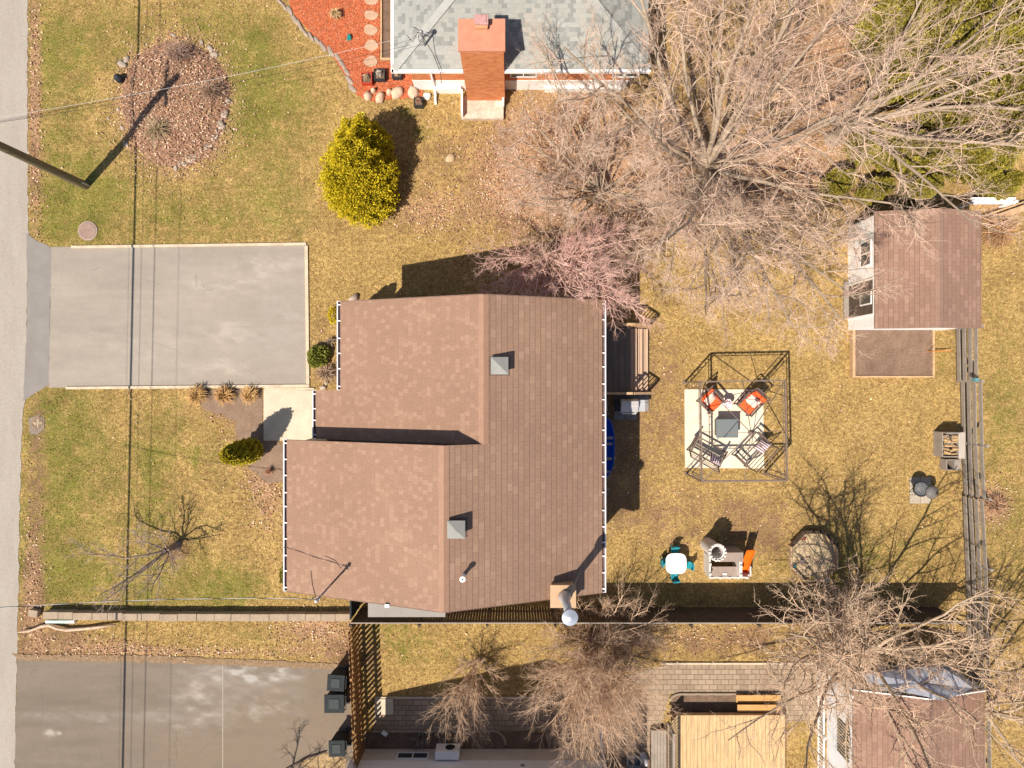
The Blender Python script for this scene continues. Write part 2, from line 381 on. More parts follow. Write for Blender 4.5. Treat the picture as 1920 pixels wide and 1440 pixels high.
sheet('road', [(-200,-400),(55,-400),(52,0),(53,460),(47,740),(40,830),(32,1230),(28,1440),(24,1900),(-200,1900)], .012, roadm, .03)
sheet('driveway_apron', [(50,438),(70,452),(98,464),(95,560),(92,722),(62,740),(44,752),(51,600)], .016, apron, .02)
def stained(name, cor, z, base, blobs, seed, nx_=300, ny_=180, streak=(.35, 1.6)):
    # paved sheet whose tone varies with its own stains
    a, b_, c, d = [np.array(G(*p)) for p in cor]; U, V_ = np.meshgrid(np.linspace(0, 1, nx_), np.linspace(0, 1, ny_)); U = U[..., None]; V_ = V_[..., None]
    Q = (a*(1-U)+b_*U)*(1-V_)+(d*(1-U)+c*U)*V_; X, Y = Q[..., 0], Q[..., 1]
    t = 1+(fbm(X*streak[0], Y*streak[1], 1.0, seed, 5)-.5)*.26+(fbm(X, Y, 4, seed+9, 3)-.5)*.10+(fbm(X*.3, Y*2.4, 2.0, seed+5, 4)-.5)*.16
    col = np.array(base)[None]*t.ravel()[:, None]
    for px, py, rx, ry, w, k in blobs:
        cx, cy = G(px, py); dd = ((X-cx)*S/rx)**2+((Y-cy)*S/ry)**2; ww = np.clip(w*np.exp(-dd)*(.1+1.9*fbm(X*.6+.25*Y, Y*1.2, 3.6, seed+3+int(px), 6))**3.4, 0, 1).ravel()[:, None]; col = col*(1-ww)+np.array(k)[None]*ww
    idx = np.arange(nx_*ny_).reshape(ny_, nx_); F = np.stack([idx[:-1, :-1], idx[1:, :-1], idx[1:, 1:], idx[:-1, 1:]], -1).reshape(-1, 4)
    V3 = np.stack([X.ravel(), Y.ravel(), np.full(X.size, z)], 1); o = npmesh(name, V3, F, pavm, colr=np.clip(col, .02, .8)); o['kind'] = 'structure'
    SOLID.append([tuple(q) for q in (a, b_, c, d)])
pavm = bpy.data.materials.new('stained_asphalt'); pavm.use_nodes = True; nt = pavm.node_tree; b = nt.nodes['Principled BSDF']; b.inputs['Roughness'].default_value = .9; b.inputs['Specular IOR Level'].default_value = .2
at = nd(nt, 'ShaderNodeAttribute', attribute_name='col'); tc = nd(nt, 'ShaderNodeTexCoord'); out = at.outputs[0]
for sc, am in ((14, .05), (60, .16)):
    n = nd(nt, 'ShaderNodeTexNoise'); n.inputs['Scale'].default_value = sc; n.inputs['Detail'].default_value = 5; n.inputs['Roughness'].default_value = .7; nt.links.new(tc.outputs['Object'], n.inputs['Vector'])
    mr = nd(nt, 'ShaderNodeMapRange'); mr.inputs[1].default_value = .3; mr.inputs[2].default_value = .7; mr.inputs[3].default_value = 1-am; mr.inputs[4].default_value = 1+am; nt.links.new(n.outputs[0], mr.inputs[0])
    mm = nd(nt, 'ShaderNodeVectorMath', operation='SCALE'); nt.links.new(out, mm.inputs[0]); nt.links.new(mr.outputs[0], mm.inputs['Scale']); out = mm.outputs[0]
vo = nd(nt, 'ShaderNodeTexVoronoi', feature='DISTANCE_TO_EDGE'); vo.inputs['Scale'].default_value = .32; nw = nd(nt, 'ShaderNodeTexNoise'); nw.inputs['Scale'].default_value = 1.3; nw.inputs['Detail'].default_value = 8; nw.inputs['Roughness'].default_value = .7
nt.links.new(tc.outputs['Object'], nw.inputs['Vector']); vm = nd(nt, 'ShaderNodeMix', data_type='VECTOR'); vm.inputs[0].default_value = .22; nt.links.new(tc.outputs['Object'], vm.inputs[4]); nt.links.new(nw.outputs['Color'], vm.inputs[5]); nt.links.new(vm.outputs[1], vo.inputs['Vector'])
lt = nd(nt, 'ShaderNodeMath', operation='LESS_THAN'); nt.links.new(vo.outputs['Distance'], lt.inputs[0]); lt.inputs[1].default_value = .0022
n4 = nd(nt, 'ShaderNodeTexNoise'); n4.inputs['Scale'].default_value = .45; nt.links.new(tc.outputs['Object'], n4.inputs['Vector']); gt = nd(nt, 'ShaderNodeMath', operation='GREATER_THAN'); nt.links.new(n4.outputs[0], gt.inputs[0]); gt.inputs[1].default_value = .56
ml = nd(nt, 'ShaderNodeMath', operation='MULTIPLY'); nt.links.new(lt.outputs[0], ml.inputs[0]); nt.links.new(gt.outputs[0], ml.inputs[1]); m2 = nd(nt, 'ShaderNodeMath', operation='MULTIPLY'); nt.links.new(ml.outputs[0], m2.inputs[0]); m2.inputs[1].default_value = .3
mq = nd(nt, 'ShaderNodeMix', data_type='RGBA'); nt.links.new(m2.outputs[0], mq.inputs[0]); nt.links.new(out, mq.inputs[6]); mq.inputs[7].default_value = (.09, .08, .07, 1); out = mq.outputs[2]
nt.links.new(out, b.inputs['Base Color'])
PALE = (.38, .335, .285); BRN = (.20, .155, .115)
stained('driveway', [(97,463),(574,459),(577,722),(92,727)], .02, (.305, .265, .225), [(500,500,70,25,.4,PALE),(430,540,90,25,.3,PALE),(455,625,60,25,.4,PALE),(420,690,70,18,.35,PALE),(270,650,120,40,.15,PALE),(540,610,50,70,.5,(.33,.29,.255)),(500,640,60,40,.3,(.32,.28,.25))], 3)
stained('south_driveway', [(33,1231),(655,1251),(668,1500),(27,1500)], .02, (.185, .15, .118), [(380,1300,60,40,.17,PALE),(365,1340,60,35,.17,PALE),(500,1320,70,35,.16,PALE),(470,1265,90,16,.5,(.36,.33,.30)),(200,1345,150,12,.18,(.30,.27,.24)),(560,1380,120,60,.9,BRN),(400,1410,120,40,.5,BRN),(610,1290,30,60,.8,BRN),(95,1375,9,6,.9,(.34,.30,.25)),(112,1374,4,3,.9,(.34,.30,.25))], 8)
m = MB(); m.prism(ragged([G(*p) for p in [(24,1226),(300,1229),(655,1245),(660,1256),(300,1242),(36,1238)]], .03, .12), 0, .026); o = m.build('verge', pm('leafy_verge', (.30, .20, .12), (.20, .135, .08), 8, .95, .7, 30, fine=.4)); o['kind'] = 'structure'
m = MB(); a = P(418, 1244); b = P(421, 1446); m.b2(a[0]-.012, b[1], .015, a[0]+.012, a[1], .0215); o = m.build('pavement_joint', pm('joint_sand', (.42, .37, .31))); o['kind'] = 'structure'
sheet('garden_path', [(495,730),(588,732),(588,826),(495,826)], .05, conc)
sheet('patio', [(1283,730),(1430,730),(1432,878),(1284,877)], .06, slabm)
sheet('planting_bed', [(350,728),(494,730),(494,825),(528,830),(533,902),(500,905),(470,880),(450,850),(440,790),(380,765)], .012, soil2, .08)
sheet('mulch_bed', [(536,-60),(712,-60),(712,112),(735,118),(792,118),(792,182),(690,190),(668,178),(650,145),(620,100),(580,60),(545,15)], .03, mulch, .03)
pav = brickmat('paver_stones', [(0, (.27, .20, .14)), (.5, (.31, .235, .165)), (1, (.36, .275, .195))], .3, .2, .010, (.13, .095, .07), bump=.5, speck=.12)
sheet('paved_path', [(703,1308),(838,1308),(1030,1303),(1255,1245),(1560,1243),(1562,1352),(1470,1352),(1468,1305),(1255,1300),(1225,1420),(1030,1400),(1020,1370),(700,1370)], .02, pav, uvdir=(1, 0, 0))
sheet('side_soil', [(665,1372),(1020,1372),(1150,1400),(1250,1400),(1250,1500),(665,1500)], .012, soil, .05)
sheet('bed_soil_strip', [(1258,1303),(1385,1303),(1395,1345),(1258,1345)], .024, soil, .03)

# ------------------------------------------------------------------ grass, leaves (uncountable)
def scatter(n, seed, dens=None, xr=(-20.8, 20.8), yr=(-15.8, 15.8)):
    r = np.random.RandomState(seed); X = r.uniform(*xr, n); Y = r.uniform(*yr, n); k = np.ones(n, bool)
    for p in SOLID:
        p = np.array(p); bb = (X > p[:, 0].min()) & (X < p[:, 0].max()) & (Y > p[:, 1].min()) & (Y < p[:, 1].max())
        if bb.any(): kk = np.zeros(n, bool); kk[bb] = inpoly(X[bb], Y[bb], [tuple(q) for q in p]); k &= ~kk
    X, Y = X[k], Y[k]
    if dens is not None: d = dens(X, Y); q = r.rand(len(X)) < d; X, Y = X[q], Y[q]
    return X, Y, r
def finish_ground():
    X, Y, r = scatter(430000, 3, lambda X, Y: np.clip(1.15-wmap(X, Y, DIRT)*.75-wmap(X, Y, LITT)*.6, .05, 1)*np.clip(fbm(X, Y, 3, 5)*1.5, .1, 1))
    n = len(X); a = r.uniform(0, 6.28, n); h = r.uniform(.025, .065, n); w = r.uniform(.007, .016, n); ln = r.uniform(.02, .08, n); a2 = a+r.uniform(-1, 1, n)
    A = np.stack([X+w*np.cos(a), Y+w*np.sin(a), np.zeros(n)], 1); B = np.stack([X-w*np.cos(a), Y-w*np.sin(a), np.zeros(n)], 1)
    T = np.stack([X+ln*np.sin(a2), Y+ln*np.cos(a2), h], 1)
    V = np.stack([A, B, T], 1).reshape(-1, 3); F = np.arange(3*n).reshape(n, 3)
    g, d, l, n2, n3 = ground_w(X, Y); isg = (r.rand(n) < np.clip((g-.15)*.95*(.2+1.6*n3), 0, .75))[:, None]
    st = np.where(r.rand(n, 1) < .5*d[:, None], DIRTC*1.2, np.where(r.rand(n, 1) < .35, STRAW2, STRAW*1.12))
    c = np.where(isg, GREENC*1.25, st)*r.uniform(.7, 1.45, (n, 1))*(1+r.uniform(-.08, .08, (n, 3))); c = np.clip(c, 0, .8)
    o = npmesh('grass', V, F, leafmat('blade'), colr=np.repeat(c, 3, 0)); tag(o, 'short dry straw coloured lawn with green patches', 'grass', kind='stuff')
    X, Y, r = scatter(400000, 9, lambda X, Y: np.clip(wmap(X, Y, LITT)**1.3*.8*(.3+1.3*fbm(X, Y, 2, 33))+wmap(X, Y, DIRT)*.035+.003, 0, 1))
    n = len(X); a = r.uniform(0, 6.28, n); s = r.uniform(.015, .05, n); z = r.uniform(.03, .07, n)
    if True:
        cx, cy = G(330, 195); dd = ((X-cx)*S/105)**2+((Y-cy)*S/125)**2; z = z+np.where(dd < 1, .32*(1-dd)**.6 if False else .30*np.clip(1-dd, 0, 1)**.6, 0)
    ca, sa = np.cos(a)*s, np.sin(a)*s; tz = r.uniform(-.02, .02, (n, 4))
    V = np.stack([np.stack([X+ca, Y+sa, z+tz[:, 0]], 1), np.stack([X-sa*.6, Y+ca*.6, z+tz[:, 1]], 1), np.stack([X-ca, Y-sa, z+tz[:, 2]], 1), np.stack([X+sa*.6, Y-ca*.6, z+tz[:, 3]], 1)], 1).reshape(-1, 3)
    V[:, 2] = np.maximum(V[:, 2], .012)
    base = np.where(r.rand(n, 1) < .36, np.array([.70, .49, .34]), np.array([.37, .205, .115]))*r.uniform(.4, 1.35, (n, 1))*(1+r.uniform(-.12, .12, (n, 3)))
    o = npmesh('fallen_leaves', V, np.arange(4*n).reshape(n, 4), leafmat('dead_leaf'), colr=np.repeat(np.clip(base, 0, .85), 4, 0)); tag(o, 'dry tan fallen leaves scattered over beds and lawn', 'leaves', kind='stuff')
    # chips of the red mulch
    cx = [G(*p) for p in [(545,0),(712,0),(712,114),(735,124),(788,124),(788,180),(690,186),(668,175),(650,142),(620,98),(580,58)]]
    r = np.random.RandomState(5); X = r.uniform(G(540, 0)[0], G(790, 0)[0], 60000); Y = r.uniform(G(0, 190)[1], G(0, -20)[1], 60000)
    k = inpoly(X, Y, cx); X, Y = X[k][:14000], Y[k][:14000]; n = len(X); a = r.uniform(0, 6.28, n); s = r.uniform(.015, .035, n); ca, sa = np.cos(a)*s, np.sin(a)*s
    z = r.uniform(.032, .06, n)
    V = np.stack([np.stack([X+ca, Y+sa, z], 1), np.stack([X-sa*.3, Y+ca*.3, z+.01], 1), np.stack([X-ca, Y-sa, z-.01], 1), np.stack([X+sa*.3, Y-ca*.3, z+.005], 1)], 1).reshape(-1, 3)
    V[:, 2] = np.maximum(V[:, 2], .031)
    base = np.where(r.rand(n, 1) < .2, np.array([.70, .36, .22]), np.array([.62, .17, .07]))*r.uniform(.4, 1.4, (n, 1))*(1+r.uniform(-.1, .1, (n, 3)))
    o = npmesh('mulch_chips', V, np.arange(4*n).reshape(n, 4), leafmat('dead_leaf'), colr=np.repeat(np.clip(base, 0, .85), 4, 0)); tag(o, 'orange red wood chips of the mulch bed', 'mulch', kind='stuff')

# ------------------------------------------------------------------ shared materials
shingle = brickmat('brown_shingles', [(0, (.268, .163, .113)), (.55, (.28, .171, .119)), (.70, (.286, .175, .122)), (.76, (.304, .189, .133)), (1, (.325, .204, .145))], .15, .17, .004, (.25, .15, .108), lowvar=.08, speck=.14, bump=.25, offset=.37)
shingle_e = brickmat('brown_shingles_east', [(0, (.275, .171, .119)), (.6, (.29, .181, .126)), (.85, (.30, .188, .131)), (1, (.335, .213, .151))], .26, .19, .004, (.22, .135, .10), lowvar=.09, speck=.13, bump=.4, offset=.41, rowline=(.075, (.15, .10, .085)))  # dark row lines paint the course-edge shade under grazing sun
shingle_s = brickmat('shed_shingles', [(0, (.255, .153, .112)), (.6, (.275, .167, .122)), (1, (.32, .198, .147))], .3, .17, .004, (.17, .105, .08), lowvar=.14, speck=.12, rowline=(.06, (.15, .095, .075)))
greysh = brickmat('grey_shingles', [(0, (.21, .22, .21)), (.30, (.24, .25, .235)), (.34, (.295, .30, .28)), (1, (.325, .33, .305))], .19, .145, .003, (.29, .295, .28), lowvar=.10, speck=.12, offset=.43)
capm = pm('ridge_shingle', (.355, .213, .147), (.31, .184, .128), 3, .85, .2, 60, fine=.12)
greycap = pm('grey_ridge_shingle', (.39, .39, .365), (.34, .345, .325), 3, .85, .2, 60, fine=.1)
redbrick = brickmat('orange_brick', [(0, (.56, .17, .06)), (.5, (.66, .22, .08)), (1, (.74, .30, .12))], .21, .075, .007, (.42, .22, .13), bump=.5)
white = pm('white_paint', (.88, .87, .86), (.82, .81, .80), 2, .5, .03, 60, fine=.03)
wsiding = brickmat('white_siding', [(0, (.87, .87, .87)), (1, (.90, .90, .90))], 9, .12, .006, (.5, .5, .52), bump=.6, lowvar=.03, speck=.02)
gutm = pm('gutter_white', (.80, .76, .80), (.74, .70, .74), 2, .4, .02, 60, fine=.03)
gutin = pm('gutter_leaves', (.19, .13, .12), (.10, .07, .07), 6, .9, .3, 40)
beige = pm('beige_render', (.72, .66, .57), (.64, .58, .50), 2, .9, .2, 50, fine=.1)
stucco = pm('tan_wall', (.52, .46, .38), (.47, .41, .34), 2, .9, .1, 50, fine=.07)
greym = pm('grey_metal', (.34, .35, .36), (.30, .31, .32), 3, .45, .05, 50, metal=.4, fine=.06)
ltgrey = pm('galvanised_metal', (.52, .54, .56), (.45, .47, .49), 3, .4, .03, 50, metal=.3, fine=.05)
dark = pm('black_plastic', (.045, .05, .055), (.03, .034, .038), 4, .55, .03, 50, fine=.08, spec=.15)
darkgrey = pm('dark_grey_plastic', (.036, .042, .045), (.026, .031, .034), 4, .7, .03, 50, fine=.06, spec=.07)
glassm = pm('window_glass', (.06, .07, .08), (.04, .05, .06), 1, .12, 0, 5, fine=0, spec=.6)
brownmetal = pm('bronze_frame', (.22, .16, .13), (.15, .11, .09), 8, .55, .05, 50, fine=.12)
wweath = pm('weathered_wood', (.34, .27, .215), (.25, .195, .155), 3, .85, .25, 40, fine=.2, stretch=(1, 6, 6))
wgrey = pm('grey_wood', (.33, .285, .245), (.25, .215, .185), 3, .85, .25, 40, fine=.2)
wdark = pm('dark_stained_wood', (.085, .058, .04), (.055, .038, .028), 3, .8, .2, 40, fine=.2)
wcedar = pm('cedar_fence_wood', (.36, .20, .085), (.24, .125, .05), 5, .8, .3, 40, fine=.25)
wpine = pm('fresh_pine', (.64, .46, .25), (.50, .33, .16), 2.2, .75, .1, 22, fine=.22, stretch=(7, .8, 1), c3=(.38, .27, .165), s3=1.4)
wtan = pm('tan_lumber', (.56, .38, .22), (.42, .27, .15), 4, .8, .2, 40, fine=.18)
bark = pm('grey_bark', (.42, .335, .25), (.29, .225, .165), 5, .9, .5, 25, fine=.2)
twig_t = pm('tan_twig', (.78, .57, .44), (.60, .43, .33), 2, .9, 0, 20, fine=0)
twig_p = pm('pink_twig', (.84, .56, .47), (.68, .42, .35), 2, .9, 0, 20, fine=0)
twig_y = pm('yellowish_twig', (.78, .56, .39), (.60, .42, .29), 2, .9, 0, 20, fine=0)
barkd = pm('dark_bark', (.15, .105, .08), (.09, .065, .05), 5, .9, .5, 25, fine=.3)
stonem = pm('field_stone', (.56, .45, .35), (.36, .29, .23), 5, .9, .4, 30, fine=.2)
flag = pm('flagstone', (.52, .36, .25), (.40, .265, .18), 4, .9, .3, 30, fine=.15)
blockm = pm('wall_block', (.40, .31, .225), (.31, .24, .175), 4, .9, .4, 40, fine=.2)
rust = pm('rusty_iron', (.30, .17, .10), (.19, .11, .07), 6, .8, .3, 40, fine=.25)
cable = pm('cable_black', (.03, .03, .03), (.025, .025, .025), 3, .6, 0, 5, fine=0)
wirew = pm('cable_aluminium', (.60, .59, .56), (.50, .49, .47), 3, .4, 0, 5, fine=0)

def windowpart(parent, x0, x1, y0, y1, z0, z1, face, name='window'):
    """window set in a wall: face 'n','s','e','w'"""
    f = MB(); g = MB(); t = .05
    if face in 'ns':
        y = y0; f.b2(x0, y-.03, z0, x1, y+.03, z0+t); f.b2(x0, y-.03, z1-t, x1, y+.03, z1); f.b2(x0, y-.03, z0+t, x0+t, y+.03, z1-t); f.b2(x1-t, y-.03, z0+t, x1, y+.03, z1-t)
        f.b2((x0+x1)/2-.02, y-.028, z0+t, (x0+x1)/2+.02, y+.028, z1-t); g.b2(x0+t, y-.01, z0+t, x1-t, y+.01, z1-t)
    else:
        x = x0; f.b2(x-.03, y0, z0, x+.03, y1, z0+t); f.b2(x-.03, y0, z1-t, x+.03, y1, z1); f.b2(x-.03, y0, z0+t, x+.03, y0+t, z1-t); f.b2(x-.03, y1-t, z0+t, x+.03, y1, z1-t)
        f.b2(x-.028, (y0+y1)/2-.02, z0+t, x+.028, (y0+y1)/2+.02, z1-t); g.b2(x-.01, y0+t, z0+t, x+.01, y1-t, z1-t)
    w = f.build(name, white, parent); g.build('pane', glassm, w); return w

# ------------------------------------------------------------------ main house
def gablewall(mb, xa, xr, xb, ya, yb, zr, k=.39, d=.19):
    za = zr-k*(xr-xa)-d; zb = zr-k*(xb-xr)-d
    pts = [(xa, 0), (xb, 0), (xb, zb), (xr, zr-d), (xa, za)]; n = 5
    vs = [(x, ya, z) for x, z in pts]+[(x, yb, z) for x, z in pts]
    mb.add(vs, [tuple(range(n)), tuple(range(n, 2*n))[::-1]]+[(i, n+i, n+(i+1) % n, (i+1) % n) for i in range(n)])
def main_house():
    H = thing('house', 'split level house with brown shingle roof in the middle of the lot', 'house', (-2, -2, 0))
    k = .39; z = lambda X: 5.5-k*(X+.88) if X > -2.07 else 5.96-k*(-2.07-X)
    zn = lambda X: 5.5-k*abs(X+.88)
    w = MB(); gablewall(w, -5.5, -.88, 2.68, -1.95, 2.48, 5.5); gablewall(w, -7.2, -2.07, 2.68, -6.6, -1.951, 5.96)
    w.b2(-6.4, -1.95, 0, -5.5, -.5, 3.1)
    w.build('wall', stucco, H)
    YN, YM, YS = 2.78, -1.87, -6.93; XE = 3.0
    rf = MB(); T = .16
    rf.slab([(-5.80, YN, zn(-5.80)), (-5.80, -.22, zn(-5.80)), (-6.74, -.22, zn(-6.74)), (-6.74, YM-.02, zn(-6.74)), (-.88, YM-.02, 5.5), (-.88, YN, 5.5)], T)
    rf.slab([(-7.53, YM, z(-7.53)), (-7.53, YS, z(-7.53)), (-2.07, YS, 5.96), (-2.07, YM, 5.96)], T)
    rf2 = MB()
    rf2.slab([(-.88, YN, 5.5), (-.88, YM, 5.5), (XE, YM, z(XE)), (XE, YN, z(XE))], T)
    rf2.slab([(-2.07, YM, 5.96), (-2.07, YS, 5.96), (XE, YS, z(XE)), (XE, YM, z(XE))], T)
    # join east slope as one face set with the west slopes
    n = len(rf.v); rf.v += rf2.v; rf.f += [tuple(i+n for i in f) for f in rf2.f]; rf.mi += [1]*len(rf2.f)
    # step wall between the two roof levels
    roof = rf.build('roof', [shingle, shingle_e], H, uvdir=(0, 1, 0))
    st = MB()
    pts = [(-7.5, z(-7.5)-.17), (-2.07, 5.96-.17), (-.95, z(-.95)-.17), (-.95, 5.2), (-6.7, 3.0)]
    n = 5; vs = [(x, YM-.08, zz) for x, zz in pts]+[(x, YM-.14, zz) for x, zz in pts]
    st.add(vs, [tuple(range(n)), tuple(range(n, 2*n))[::-1]]+[(i, n+i, n+(i+1) % n, (i+1) % n) for i in range(n)])
    st.build('step_flashing', stucco, H)
    def ridge(x, zr, y0, y1):
        c = MB(); yy = y0; wdt = .16
        while yy > y1+.01:
            y2 = max(yy-.15, y1); dz = .018
            for sgn in (-1, 1):
                c.slab([(x, yy, zr+.012), (x+sgn*wdt, yy, zr+.012-k*wdt), (x+sgn*wdt, y2, zr+.022-k*wdt), (x, y2, zr+.022)], .008)
            yy = y2
        c.build('ridge_cap', capm, roof)
    ridge(-.88, 5.5, YN, YM); ridge(-2.07, 5.96, YM, YS)
    # fascia boards / drip edge
    f = MB(); f.beam((-5.78, YN+.015, zn(-5.78)-.1), (-.88, YN+.015, 5.4), .02, .18); f.beam((-.88, YN+.015, 5.4), (XE, YN+.015, z(XE)-.1), .02, .18); f.build('fascia', pm('brown_fascia', (.22, .14, .11)), roof); f = MB()
    f.beam((-7.53, YS-.015, z(-7.53)-.1), (-2.07, YS-.015, 5.86), .02, .18); f.beam((-2.07, YS-.015, 5.86), (XE, YS-.015, z(XE)-.1), .02, .18)
    f.build('fascia', pm('brown_fascia', (.22, .14, .11)), roof)
    # gutters with hangers
    def gutter(x, y0, y1, zz, side, label):
        g = MB(); xo = x+side*.11; zt = zz-.02
        g.b2(min(x+side*.01, xo), y1, zt-.10, max(x+side*.01, xo), y0, zt-.09)
        g.b2(xo-.018, y1, zt-.10, xo+.018, y0, zt+.012)
        for yy in (y0, y1): g.b2(min(x, xo), yy-.008, zt-.10, max(x, xo), yy+.008, zt)
        ys = np.linspace(y0-.12, y1+.12, max(2, int((y0-y1)/.52)+1))
        rr = random.Random(int(x*10))
        for i, yy in enumerate(ys):
            yy += rr.uniform(-.05, .05) if 0 < i < len(ys)-1 else 0
            g.b2(min(x-side*.02, xo), yy-.02, zt-.004, max(x-side*.02, xo), yy+.02, zt+.014)
        o = g.build('gutter', gutm, H, label=label)
        d = MB(); d.b2(min(x+side*.012, xo-side*.013), y1+.01, zt-.089, max(x+side*.012, xo-side*.013), y0-.01, zt-.075); d.build('gutter_dirt', gutin, o)
    gutter(-5.80, YN+.02, -.2, zn(-5.8), -1, 'west gutter over the planting bed')
    gutter(-6.74, -.22, -1.86, zn(-6.74), -1, 'short gutter above the entrance slab')
    gutter(-7.53, -1.86, YS, z(-7.53), -1, 'long southwest gutter')
    gutter(XE, YN, YS, z(XE), 1, 'long east gutter')
    # roof vents
    for X, Y in ((P(937, 686, 5.3)[0], P(937, 686, 5.3)[1]), (P(856, 991, 5.9)[0], P(856, 991, 5.9)[1])):
        zb = z(X); v = MB(); v.b2(X-.20, Y-.20, zb-.15, X+.20, Y+.20, zb+.22)
        v.add([(X-.27, Y-.27, zb+.24), (X+.27, Y-.27, zb+.24), (X+.27, Y+.27, zb+.24), (X-.27, Y+.27, zb+.24), (X, Y, zb+.38),
               (X-.27, Y-.27, zb+.20), (X+.27, Y-.27, zb+.20), (X+.27, Y+.27, zb+.20), (X-.27, Y+.27, zb+.20)],
              [(0,1,4), (1,2,4), (2,3,4), (3,0,4), (5,6,1,0), (6,7,2,1), (7,8,3,2), (8,5,0,3), (8,7,6,5)])
        o = v.build('roof_vent', pm('vent_metal', (.29, .29, .27), (.25, .25, .235), 3, .45, 0, 20, fine=.04), H)
        fl = MB(); fl.slab([(X-.32, Y-.3, z(X-.32)+.006), (X+.32, Y-.3, z(X+.32)+.006), (X+.32, Y+.3, z(X+.32)+.006), (X-.32, Y+.3, z(X-.32)+.006)], .004); fl.build('flashing', shingle_e, o)
    X, Y, _ = P(868, 1083, 6.0); zb = z(X); v = MB()
    v.lathe([(.06, zb-.1), (.06, zb+.42), (.09, zb+.44), (.09, zb+.47), (.035, zb+.47), (.035, zb+.3)], (X, Y, 0), 14); v.build('vent_pipe', white, H)
    X, Y, _ = P(728, 1132, 5.1); zb = z(X); v = MB(); v.box((X, Y, zb+.04), (.14, .1, .08)); v.build('exhaust_hood', ltgrey, H)
    # chimney at the southeast with tall flue
    cx, cy, _ = P(1056, 1119, 5.0)
    c = MB(); c.b2(cx-.36, cy-.33, 0, cx+.36, cy+.33, 4.93); ch = c.build('chimney', wtan, H)
    c = MB(); c.b2(cx-.41, cy-.36, 4.93, cx+.41, cy+.36, 4.98); c.build('chimney_cap', pm('chimney_metal_tan', (.50, .33, .20), (.42, .27, .16), 2, .5, 0, 20, fine=.08), ch)
    c = MB(); c.lathe([(.21, 4.98), (.19, 5.1), (.13, 5.3), (.125, 6.75)], (cx+.05, cy, 0), 18); c.build('flue_pipe', ltgrey, ch, smooth=True)
    c = MB(); c.lathe([(.17, 6.72), (.2, 6.75), (.2, 6.9), (.235, 6.92), (.235, 6.95), (.06, 7.03), (0.001, 7.04)], (cx+.05, cy, 0), 20); c.build('rain_cap', pm('rain_cap_metal', (.50, .54, .62), (.44, .48, .56), 4, .35, 0, 20, metal=.4, fine=.05), ch)
    c = MB(); c.beam((cx+.02, cy+.05, 5.9), (2.2, -6.2, 4.35), .02); c.build('flue_brace', greym, ch)
    # side door canopy
    c = MB(); q = P(690, 1157, 2.6); r_ = P(835, 1154, 2.6); c.b2(q[0], q[1], 2.5, r_[0], -6.6, 2.6); cn = c.build('canopy', pm('grey_membrane', (.30, .28, .26), (.26, .245, .23), 1.5, .9, .05, 40, fine=.06), H)
    c = MB(); c.b2(q[0]+.02, q[1]+.02, 0, q[0]+.12, q[1]+.12, 2.5); c.build('canopy_post', white, cn); c = MB(); c.b2(r_[0]-.12, q[1]+.02, 0, r_[0]-.02, q[1]+.12, 2.5); c.build('canopy_post', white, cn)
    # windows and doors
    for yy in (1.6, .3): windowpart(H, -5.5, 0, yy-.6, yy+.6, 1.1, 2.5, 'w')
    for yy in (-3.4, -5.4): windowpart(H, -7.2, 0, yy-.7, yy+.7, 1.4, 2.8, 'w')
    for yy in (-1.6, -3.6, -5.5): windowpart(H, 2.68, 0, yy-.5, yy+.5, 1.6, 2.7, 'e')
    windowpart(H, -4.2, -3.0, 2.48, 0, 1.3, 2.4, 'n'); windowpart(H, .3, 1.5, 2.48, 0, 1.3, 2.4, 'n'); windowpart(H, -1.2, .2, -6.6, 0, 2.2, 3.3, 's')
    dm = MB(); dm.b2(-6.44, -1.6, .15, -6.40, -.7, 2.2); d = dm.build('door', pm('front_door_brown', (.16, .08, .05)), H); dm = MB(); dm.cyl((-6.50, -1.5, 1.1), (-6.44, -1.5, 1.1), .03); dm.build('handle', ltgrey, d)
    dm = MB(); dm.b2(2.68, .3, .8, 2.72, 1.9, 2.85); d = dm.build('patio_door', glassm, H)
    # service mast on the southwest corner
    mx, my, _ = P(592, 1128, 6.2); zb = z(mx)
    s = MB(); s.cyl((mx, my+.0, 3.2), (mx, my, 6.1), .03, n=8); s.lathe([(.05, 6.05), (.07, 6.12), (.05, 6.2), (.001, 6.22)], (mx, my, 0), 10); s.box((mx, my-.0, 5.9), (.1, .1, .06)); ms = s.build('service_mast', pm('mast_metal', (.5, .46, .48)), H)
    s = MB(); s.tube([(mx-.02, my, 6.1), (mx-.18, my+.02, 5.95), (mx-.15, my, 5.7), (mx-.3, my+.3, 5.5), (mx-.5, my+.6, 5.0)], .012); s.build('drip_loop', cable, ms)
    s = MB(); s.tube([(mx, my, 5.6), (mx+.25, my+.3, 5.1), (mx+.5, my+.5, z(mx+.5)+.03)], .01); s.build('guy_wire', cable, ms)
    SOLID.append([(-5.5, 2.4), (2.7, 2.4), (2.7, -6.6), (-7.2, -6.6), (-7.2, -1.9), (-5.5, -1.9)])
    return (mx, my, 5.95)
MAST = main_house()

